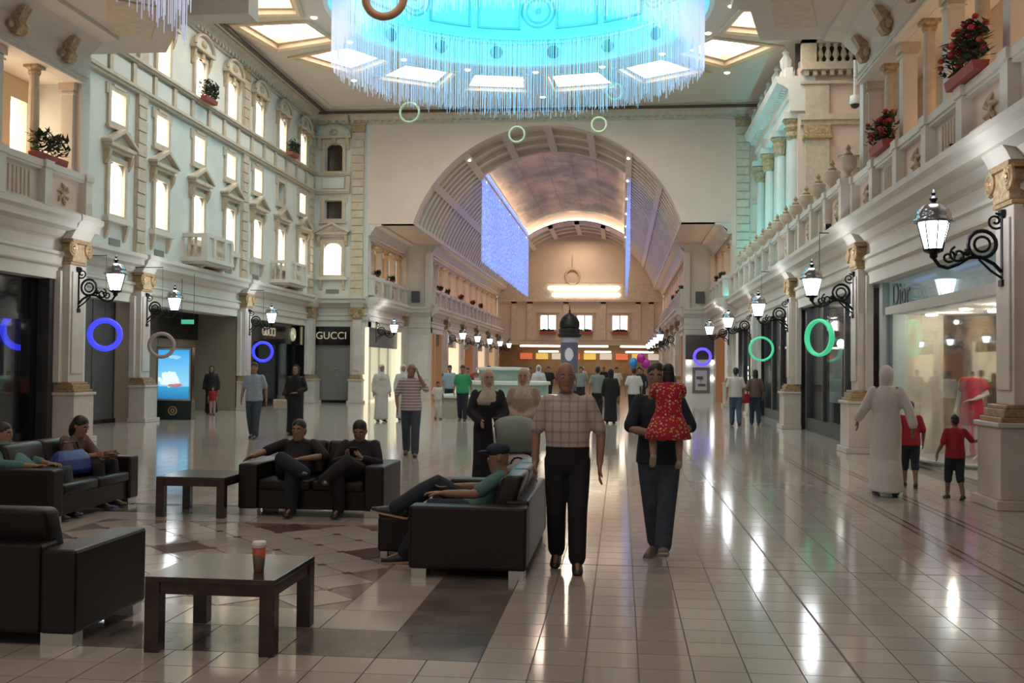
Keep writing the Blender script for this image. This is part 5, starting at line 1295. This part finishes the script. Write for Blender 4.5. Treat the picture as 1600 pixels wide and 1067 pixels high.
    if robe:
        rb = MB(); torso(rb, P, .022, bulk)
        ax = (P['anL']+P['anR'])/2; fwd = sd.cross(V(0, 0, 1)).normalized()*-1
        hp = (P['hiL']+P['hiR'])/2; kn = (P['knL']+P['knR'])/2
        dk = max(.0, abs((P['anL']-P['anR']).dot(fwd))); 
        f2 = sd.cross(V(0, 0, 1)).normalized()
        rb.rings([oval(c_, sd, f2, rx, ry, 18) for c_, rx, ry in ((hp+V(0, 0, .16), .175, .135), (hp, .20, .15), (lerp(hp, kn, .5), .20, .15+dk*.15), (kn, .20, .15+dk*.28), (lerp(kn, ax, .5), .21, .16+dk*.4), (V(ax.x, ax.y, .06), .225, .17+dk*.5))])
        for q in 'LR': limb(rb, P['sh'+q], P['el'+q], P['wr'+q], [.056, .06, .060, .060, .058], .008, .93)
        remesh(rb, 'robe', robe, vox*1.15, e, 3)
    if top:
        tb = MB(); torso(tb, P, .016, bulk, bottom=tuck)
        for q in 'LR':
            limb(tb, P['sh'+q], P['el'+q], P['wr'+q], [.056, .057, .056, .046, .036], .008, sleeve); tb.ball(tuple(lerp(P['sh'+q], P['neck'], .2)-V(0, 0, .012)), .066, .062, .054, 8, 6)
        remesh(tb, 'shirt', top, vox, e, 2)
    if skirt:
        kb = MB(); hp = (P['hiL']+P['hiR'])/2; f2 = sd.cross(V(0, 0, 1)).normalized()
        kb.rings([oval(hp+V(0, 0, dz), sd, f2, rx, ry, 18) for dz, rx, ry in skirt[1]]); kb.build('skirt', skirt[0], e, smooth=True)
    if bot:
        bb = MB(); f2 = sd.cross(P['chest']-P['pel']).normalized(); up = (P['waist']-P['pel']).normalized()
        bb.rings([oval(P['pel']+up*z, sd, f2, rx, ry) for z, rx, ry in ((-.13, .115, .10), (-.085, .165, .128), (-.04, .18, .136), (.03, .183, .138), (.11, .172*max(1, bulk*.97), .132*max(1, bulk*.97)))])
        for q in 'LR': limb(bb, P['hi'+q], P['kn'+q], P['an'+q], [.095, .088, .072, .070, .062], .012, trouser)
        remesh(bb, 'trousers', bot, vox, e, 2)
    if shoe:
        for q in 'LR':
            a, t_ = P['an'+q], P['to'+q]; d_ = (t_-a); fl = d_.normalized(); sdv = fl.cross(V(0, 0, 1)).normalized(); upv = sdv.cross(fl).normalized()
            heel = a-V(d_.x, d_.y, 0)*.42; heel.z = a.z-.065 if abs(d_.z) < .12 else a.z-.02-d_.z*.25
            ax_ = (t_-heel); L_ = ax_.length; ax_.normalize(); upv = sdv.cross(ax_).normalized()
            sb = MB(); sb.rings([[tuple(heel+ax_*(L_*q_)+sdv*(w_*math.cos(b))+upv*(h0+h_*max(math.sin(b), -.55))) for b in [2*PI*j/12 for j in range(12)]] for q_, w_, h_, h0 in ((-.06, .026, .03, .01), (.02, .040, .055, .02), (.25, .043, .062, .025), (.55, .047, .045, .01), (.85, .046, .03, -.002), (1.08, .030, .02, -.006))])
            so = sb.build('shoe', shoe, e, smooth=True)
            if sole:
                q2 = MB(); q2.rings([[tuple(heel+ax_*(L_*q_)+sdv*x+upv*(z-.010)) for x, z in ((-w_, 0), (w_, 0), (w_, -.016), (-w_, -.016))] for q_, w_ in ((-.07, .03), (.05, .045), (.5, .046), (.85, .05), (1.1, .033))]); q2.build('sole', sole, so)
    return e
# --- fabrics with pattern
def plaid():
    t = NT('plaid_cloth', .85); co, q = t.xyz()
    def st(s, per, w): return t.math('LESS_THAN', t.math('FRACT', t.math('DIVIDE', t.math('ADD', s, 10.0), per)), w)
    c = t.mix(t.math('MULTIPLY', st(q[0], .07, .22), .55), (.50, .42, .37), (.27, .20, .19)); c = t.mix(t.math('MULTIPLY', st(q[2], .085, .22), .55), c, (.27, .20, .20))
    return t.col(c)
def stripe():
    t = NT('striped_cloth', .85); co, q = t.xyz(); fr = t.math('LESS_THAN', t.math('FRACT', t.math('DIVIDE', t.math('ADD', q[2], 10.0), .055)), .45)
    return t.col(t.mix(fr, (.52, .48, .46), (.25, .21, .22)))
def floral():
    t = NT('floral_cloth', .85); co, q = t.xyz()
    v = t.n('TexVoronoi', i_Scale=24.0, i_Vector=co); v2 = t.n('TexVoronoi', i_Scale=17.0, i_Vector=co)
    c = t.mix(t.math('LESS_THAN', v.outputs['Distance'], .36), (.42, .015, .035), (.62, .30, .10)); c = t.mix(t.math('LESS_THAN', v2.outputs['Distance'], .22), c, (.70, .62, .52))
    return t.col(c)
PLAID, STRIPE, FLORAL = plaid(), stripe(), floral()
BLACKC = cloth('black', (.010, .010, .012)); DENIM = cloth('denim', (.045, .06, .085), .85, .25); NAVY = cloth('navy', (.012, .018, .03)); TEALC = cloth('teal', (.075, .17, .155)); REDC = cloth('red', (.30, .012, .02)); WHITEC = cloth('white', (.56, .53, .50), .8, .05); LBLUE = cloth('light_blue', (.28, .35, .42)); BEIGE = cloth('beige', (.36, .28, .21)); GREYC = cloth('grey', (.20, .22, .21)); GREENC = cloth('green', (.03, .28, .11)); YELLC = cloth('yellow', (.55, .32, .03)); BROWNC = cloth('brown', (.13, .085, .06)); CREAMC = cloth('cream', (.50, .44, .35))
def walk(st=.22, arm=.14, lift=.0, **k):
    """left leg forward by st, right leg behind"""
    d = dict(knL=(.09, -st*.55-.03, .49), anL=(.09, -st, .09+lift), toL=(.10, -st-.17, .022+lift*2.4), knR=(-.09, st*.25-.04, .48), anR=(-.09, st, .12), toR=(-.10, st-.15, .02),
             elL=(.25, .05, 1.14), wrL=(.26, arm*.6, .90), elR=(-.25, .02, 1.13), wrR=(-.25, -arm-.02, .92), hdL=(0, -.1, -1), hdR=(0, -.3, -1), pel=(0, 0, .915), hiL=(.09, 0, .91), hiR=(-.09, 0, .91))
    d.update(k); return pose(**d)
# 1 man in plaid shirt
person('older man in plaid short-sleeved shirt and black trousers walking towards camera', walk(.13, .02, 0, elR=(-.27, .05, 1.13), wrR=(-.27, -.01, .88), elL=(.28, .04, 1.13), wrL=(.27, -.06, .88), head=(-.02, -.03, 1.60), face=(.12, -1, -.02)), (-.44, 8.62, 0), .02, 1.0, 'tan', PLAID, BLACKC, HAIRG, 'bald', SHOE, .42, .97, vox=.012, bulk=1.12, tuck=True)
# 2 man with child
person('man in navy top and jeans carrying a child in red', walk(.2, .0, .05, knL=(.06, -.14, .49), anL=(.03, -.2, .14), toL=(.03, -.37, .14), knR=(-.06, .01, .48), anR=(-.02, .2, .12), elL=(.27, -.10, 1.16), wrL=(.08, -.27, 1.17), hdL=(-1, -.2, .1), hsL=V(0, 0, 1), elR=(-.26, -.08, 1.15), wrR=(-.06, -.27, 1.12), hdR=(1, 0, .1), hsR=V(0, 0, 1), face=(-.1, -1, 0), head=(-.03, -.03, 1.60)), (.34, 9.12, 0), .0, 1.0, 'tan', NAVY, DENIM, HAIRK, 'short', mat('grey_shoe', (.14, .14, .13), .6), .45, .97, vox=.012, sole=SOLE)
# child carried (back to camera, legs hanging)
person('small child in red floral dress carried on the man\'s arm', pose(pel=(0, 0, .93), hiL=(.10, -.02, .90), hiR=(-.10, -.02, .90), knL=(.19, -.12, .70), knR=(-.17, -.12, .70), anL=(.20, .0, .44), anR=(-.15, .0, .42), toL=(.2, -.1, .32), toR=(-.15, -.1, .30), elL=(.22, -.12, 1.25), elR=(-.22, -.12, 1.28), wrL=(.12, -.28, 1.32), wrR=(-.12, -.28, 1.35), hdL=(0, -1, .2), hdR=(0, -1, .2), head=(0, -.06, 1.58)),
       (.40, 8.70, .66), PI+.12, .62, 'pale', FLORAL, None, HAIRK, 'long', mat('pale_shoe', (.4, .35, .25), .6), .3, vox=.016, face=False, skirt=(FLORAL, ((.16, .18, .14), (.06, .23, .19), (-.08, .29, .25), (-.20, .32, .28), (-.21, .30, .26), (.12, .16, .12))))
# 3 man in teal on sofa (faces -x): local facing -y, rotate -90 deg -> faces -x
def sit(**k):
    d = dict(pel=(0, .04, .45), waist=(0, .11, .54), chest=(0, .19, .67), neck=(0, .21, .81), head=(0, .16, .92), shL=(.17, .2, .765), shR=(-.17, .2, .765), elL=(.25, .04, .56), elR=(-.25, .04, .56), wrL=(.14, -.16, .58), wrR=(-.14, -.16, .58), hdL=(-.3, -1, 0), hdR=(.3, -1, 0),
             hiL=(.09, .02, .44), hiR=(-.09, .02, .44), knL=(.13, -.38, .49), knR=(-.13, -.38, .49), anL=(.12, -.36, .10), anR=(-.12, -.36, .10), toL=(.13, -.54, .04), toR=(-.13, -.54, .04))
    d.update(k); return pose(**d)
XLEG = dict(knR=(.02, -.40, .64), anR=(.30, -.46, .50), toR=(.36, -.62, .50))
person('man in teal T-shirt and dark cap lounging on the near sofa', sit(knR=(-.08, -.34, .66), anR=(.14, -.64, .47), toR=(.16, -.83, .46), knL=(.12, -.34, .48), anL=(.12, -.56, .10), toL=(.13, -.75, .02), waist=(0, .14, .54), chest=(0, .24, .65), neck=(0, .27, .79), head=(0, .21, .90), shL=(.18, .25, .75), shR=(-.17, .25, .75), elL=(.38, .06, .63), wrL=(.36, -.2, .63), hdL=(-.2, -1, 0), elR=(-.24, .06, .62), wrR=(-.06, -.2, .64), face=(.05, -1, -.12)),
       (-1.25, 8.75, 0), -PI/2, 1.0, 'tan', TEALC, NAVY, mat('dark_cap', (.015, .02, .035), .8), 'cap', SHOE, .4, vox=.012, sole=mat('orange_sole', (.5, .28, .18), .6))
# 4, 5 men on the facing sofa
person('man in black with arms spread, seated left on the facing sofa', sit(**{**XLEG, 'elR': (-.36, .10, .68), 'wrR': (-.46, -.12, .63), 'hdR': (-.1, -1, -.1), 'elL': (.36, .04, .64), 'wrL': (.14, -.16, .62), 'hdL': (-1, -.4, -.1)}), (-3.72, 11.42, 0), -.05, 1.0, 'tan', BLACKC, NAVY, HAIRK, 'short', SHOE, .5, vox=.014)
person('man in black reading his phone, seated right on the facing sofa', sit(knL=(-.02, -.40, .62), anL=(-.26, -.46, .42), toL=(-.2, -.64, .40), wrL=(.08, -.12, .64), wrR=(-.08, -.12, .64), hdL=(-.2, -.8, .5), hdR=(.2, -.8, .5), face=(0, -1, -.35)), (-2.98, 11.42, 0), .05, 1.0, 'tan', BLACKC, BLACKC, HAIRK, 'short', SHOE, .92, vox=.014)
e = tag(empty('phone', (-2.96, 11.19, .69)), 'dark phone held by the man seated right', 'phone'); MB().box(-.04, .04, -.008, .008, -.03, .08).build('case', BLACK, e, bevel=.004); MB().box(-.035, .035, .0075, .0095, -.025, .075).build('screen', mat('phone_screen', (.2, .3, .4), .1), e)
# 6, 7 left sofa
person('woman with black hair and brown top using a phone on left sofa', sit(chest=(0, .10, .68), neck=(0, .05, .82), head=(0, -.02, .93), shL=(.165, .06, .78), shR=(-.165, .06, .78), elL=(.22, -.08, .58), elR=(-.22, -.08, .58), wrL=(.09, -.32, .62), wrR=(-.09, -.32, .62), hdL=(0, -1, .1), hdR=(0, -1, .1), face=(0, -1, -.3)), (-6.3, 11.4, 0), PI/2-.15, 1.0, 'tan', BROWNC, BLACKC, HAIRK, 'shoulder', SHOE, .6, vox=.014)
e = tag(empty('phone', (-5.84, 11.32, .625), PI/2), 'phone held by the woman on the left sofa', 'phone'); MB().box(-.06, .06, -.06, .06, 0, .012).build('case', BLACK, e, bevel=.004); MB().box(-.05, .05, -.05, .05, .012, .014).build('screen', mat('phone_screen', (.2, .3, .4), .1), e)
person('person in teal slumped on the left sofa at photo edge', sit(chest=(0, .24, .66), neck=(0, .29, .80), head=(0, .28, .90), shL=(.17, .26, .75), shR=(-.17, .26, .75), elL=(.3, .16, .6), elR=(-.28, .14, .6)), (-6.35, 10.45, 0), PI/2, 1.0, 'tan', TEALC, DENIM, HAIRK, 'short', SHOE, .8, vox=.016)
# walkers
person('man in striped polo shirt and jeans holding a phone to his ear', walk(.2, .08, 0, elL=(.30, -.10, 1.22), wrL=(.14, -.08, 1.50), hdL=(-.3, .1, 1), hsL=V(0, 1, 0), elR=(-.28, .05, 1.13)), (-3.9, 18.9, 0), .15, 1.0, 'tan', STRIPE, DENIM, HAIRK, 'bald', SHOE, .42, vox=.018)
person('man in light blue shirt and grey jeans walking by the black shop', walk(.2, .12), (-8.3, 22.6, 0), .1, 1.0, 'tan', LBLUE, DENIM, HAIRK, 'short', SHOE, .42, vox=.02)
person('woman in long black robe carrying a pale bag near left shops', pose(wrL=(.08, -.22, 1.05), elL=(.25, -.02, 1.14), hdL=(-1, -.3, 0), wrR=(-.26, -.14, .98)), (-7.75, 23.9, 0), .1, .97, 'tan', None, None, None, robe=BLACKC, hijab=BLACKC, vox=.02)
e = tag(empty('handbag', (-8.06, 23.68, .64)), 'pale bag carried by the woman in black robe', 'bag'); MB().box(-.16, .16, -.06, .06, 0, .22).build('body', CREAMC, e, bevel=.03); MB().tube([(-.08, 0, .2), (-.06, 0, .32), (.06, 0, .32), (.08, 0, .2)], .01, 5).build('handle', BROWNC, e)
person('woman in black beside the tan hoarding with a child', pose(), (-13.6, 33.0, 0), .3, .94, 'tan', None, None, None, robe=BLACKC, hijab=BLACKC, vox=.026)
person('small child in red in front of the woman by tan hoarding', pose(), (-13.35, 32.5, 0), .3, .55, 'tan', REDC, cloth('pale_red', (.4, .25, .25)), HAIRK, 'short', SHOE, .4, vox=.03)
# women with stroller
person('woman in black robe and cream headscarf behind the stroller', pose(wrL=(.12, -.26, 1.02), wrR=(-.1, -.26, 1.0), elL=(.24, -.06, 1.14), elR=(-.24, -.06, 1.14), hdL=(0, -1, -.2), hdR=(0, -1, -.2), face=(.15, -1, 0)), (-1.74, 13.4, 0), .2, .95, 'pale', None, None, None, robe=BLACKC, hijab=CREAMC, vox=.016)
person('woman in beige coat and pale headscarf standing by stroller', pose(wrL=(.02, -.22, .98), wrR=(-.02, -.22, .96), elL=(.25, .0, 1.13), elR=(-.25, .0, 1.13), hdL=(-.8, -.3, -.5), hdR=(.8, -.3, -.5)), (-1.38, 14.6, 0), -.05, .96, 'pale', None, None, None, robe=BEIGE, hijab=CREAMC, vox=.016)
# thobe man and boys
person('man in white robe and headcloth walking away on the right', walk(.22, .12, 0, elL=(.28, -.02, 1.14), wrL=(.34, -.22, 1.0), elR=(-.28, .06, 1.14), wrR=(-.33, .1, .92)), (3.58, 14.35, 0), PI-.1, 1.01, 'brown', None, None, None, robe=WHITEC, hijab=WHITEC, vox=.016, face=False)
person('taller boy in red shirt beside the man in white', walk(.18, .1), (4.15, 15.3, 0), PI-.2, .72, 'brown', REDC, NAVY, HAIRK, 'short', SHOE, .45, .62, vox=.018, face=False)
person('smaller boy in red shirt touching the nearest right pedestal', walk(.2, .1, 0, elR=(-.24, -.05, 1.16), wrR=(-.20, -.1, .95), elL=(.38, -.04, 1.22), wrL=(.60, -.10, 1.20), hdL=(1, -.2, .1)).copy() if False else walk(.2, .1, 0, elL=(.25, .03, 1.14), wrL=(.33, -.06, .93), elR=(-.36, -.06, 1.18), wrR=(-.56, -.16, 1.22), hdR=(-1, -.3, .1)), (4.36, 13.98, 0), PI, .645, 'brown', REDC, NAVY, HAIRK, 'short', SHOE, .45, .62, vox=.018, face=False)
# couple walking away
person('man in white shirt and jeans walking away by right shops', walk(.15, .1), (3.4, 31, 0), PI, 1.0, 'tan', WHITEC, cloth('jeans', (.06, .10, .16)), HAIRK, 'short', SHOE, .42, vox=.026, face=False)
person('woman in brown top and dark jeans walking away by right shops', walk(.12, .08), (4.05, 31.6, 0), PI, .97, 'tan', BROWNC, cloth('dark_jeans', (.03, .05, .08)), HAIRK, 'long', SHOE, .6, vox=.026, face=False)
e = tag(empty('handbag', (3.72, 31.45, .66)), 'red bag carried between the couple walking away', 'bag'); MB().box(-.14, .14, -.06, .06, 0, .28).build('body', REDC, e, bevel=.02); MB().tube([(-.08, 0, .27), (-.05, 0, .42), (.05, 0, .42), (.08, 0, .27)], .01, 5).build('handle', BLACK, e)
# crowd
CR = [('man in green shirt standing at the kiosk', -4.85, 31.3, 1.0, GREENC, NAVY, 0, None), ('man in light blue shirt and dark trousers left of the kiosk', -6.3, 37.5, 1.0, LBLUE, NAVY, .3, None), ('child in white left of the man in green', -5.75, 32.0, .70, WHITEC, WHITEC, .5, None),
      ('person in yellow shirt behind the kiosk', -5.1, 39.5, 1.0, YELLC, NAVY, 0, None), ('man in grey shirt with back turned, past the plaid-shirted man', -.75, 33.6, 1.0, GREYC, BLACKC, PI, None), ('man in white with black trousers behind the navy-shirted man', .42, 33, .99, WHITEC, BLACKC, PI, None),
      ('distant person in dark clothes left of the advertising pillar', -3.3, 47, 1.0, BLACKC, BLACKC, 0, None), ('distant person in red behind the kiosk', -6.3, 42, .95, REDC, NAVY, 0, None), ('person in brown far behind the women', -3.9, 44, .97, BROWNC, NAVY, .4, None),
      ('distant man in grey right of the advertising pillar', -1.7, 44, 1.0, GREYC, BLACKC, 0, None), ('distant person in cream right of the pillar', -.2, 48, 1.0, CREAMC, BROWNC, 0, None), ('distant person in navy holding balloons at the right of the crowd', .75, 42, 1.0, NAVY, BLACKC, 0, None),
      ('distant person in dark brown near the right return wall', 2.2, 46, .95, BROWNC, BLACKC, 0, None), ('distant person in light shirt far down the hall', -4.8, 60, 1.0, LBLUE, NAVY, 0, None), ('distant person in black far down the hall', -1.0, 62, 1.0, BLACKC, BLACKC, 0, None)]
for l, x, y, sc_, tp, bt, rz, _ in CR:
    person(l, walk(.1, .06), (x, y, 0), rz, sc_, 'tan', tp, bt, HAIRK, 'short', SHOE, .42, vox=.032, face=False, hands=y < 40)
for l, x, y, tp, hj, rz, sc_ in (('woman in black robe with her back turned, right of the grey-shirted man', -.3, 31.2, BLACKC, BLACKC, PI, .95), ('man in white robe entering the bright shop, left of two', -7.15, 30.2, WHITEC, WHITEC, .5, 1.0), ('man in white robe entering the bright shop, right of two', -6.7, 31.2, WHITEC, WHITEC, .4, 1.0),
                                ('man in white robe and headcloth behind the kiosk', -3.0, 37.5, WHITEC, WHITEC, 0, 1.02), ('woman in black robe far left of the pillar', -4.6, 50, BLACKC, BLACKC, 0, .95), ('woman in black robe at the far right of the crowd', .9, 45, BLACKC, BLACKC, 0, .95), ('man in white robe far down the hall', -2.4, 66, WHITEC, WHITEC, 0, 1.0)):
    person(l, pose(), (x, y, 0), rz, sc_, 'tan', None, None, None, robe=tp, hijab=hj, vox=.032, face=False, hands=y < 40)
person('child with dark red trousers and grey top near the white-robed men', walk(.12, .06), (-6.15, 29.6, 0), .4, .9, 'tan', BROWNC, cloth('dark_red', (.12, .015, .02)), HAIRK, 'long', SHOE, .5, vox=.03, face=False)
# ================================================================== MANNEQUINS IN THE DRESS SHOP
PINKC = cloth('pink', (.65, .03, .22)); RD = cloth('red_dress', (.50, .02, .05))
e = tag(empty('display_podium', (6.15, 18.6, .06)), 'round black-edged podium under the dressed mannequins', 'podium')
MB().lathe([(.95, 0), (.95, .08), (.92, .10)], n=32, sy=1.2).build('disc', mat('podium_white', (.5, .5, .47), .2), e); MB().lathe([(.965, .0), (.965, .05)], n=32, sy=1.2).build('edge', BLACK, e)
person('headless white mannequin in red dress inside the right shop window', pose(elL=(.27, .04, 1.16), wrL=(.12, -.14, 1.06), hdL=(-1, -.2, -.2)), (6.0, 18.35, .16), -.9, .98, 'mann', RD, None, None, 'none', None, .3, name='mannequin', cat='mannequin', face=False, headless=True, vox=.02, skirt=(RD, ((.14, .17, .13), (.0, .21, .16), (-.3, .22, .17), (-.31, .2, .15))))
person('headless mannequin in long pink gown inside the right shop window', pose(), (6.25, 19.25, .16), -.9, .95, 'mann', CREAMC, None, None, 'none', None, .1, name='mannequin', cat='mannequin', face=False, headless=True, vox=.024, skirt=(PINKC, ((.16, .16, .12), (.0, .22, .18), (-.4, .30, .26), (-.88, .40, .36), (-.89, .3, .26))))
e = tag(empty('display_stool', (6.5, 17.6, .06)), 'bright pink and orange display block beside the red-dressed mannequin', 'display'); MB().box(-.2, .2, -.3, .3, 0, .4).build('orange_block', mat('orange_block', (.6, .16, .05), .5), e, bevel=.01); MB().box(-.18, .18, -.28, .28, .4, .72).build('pink_block', PINKC, e, bevel=.03)
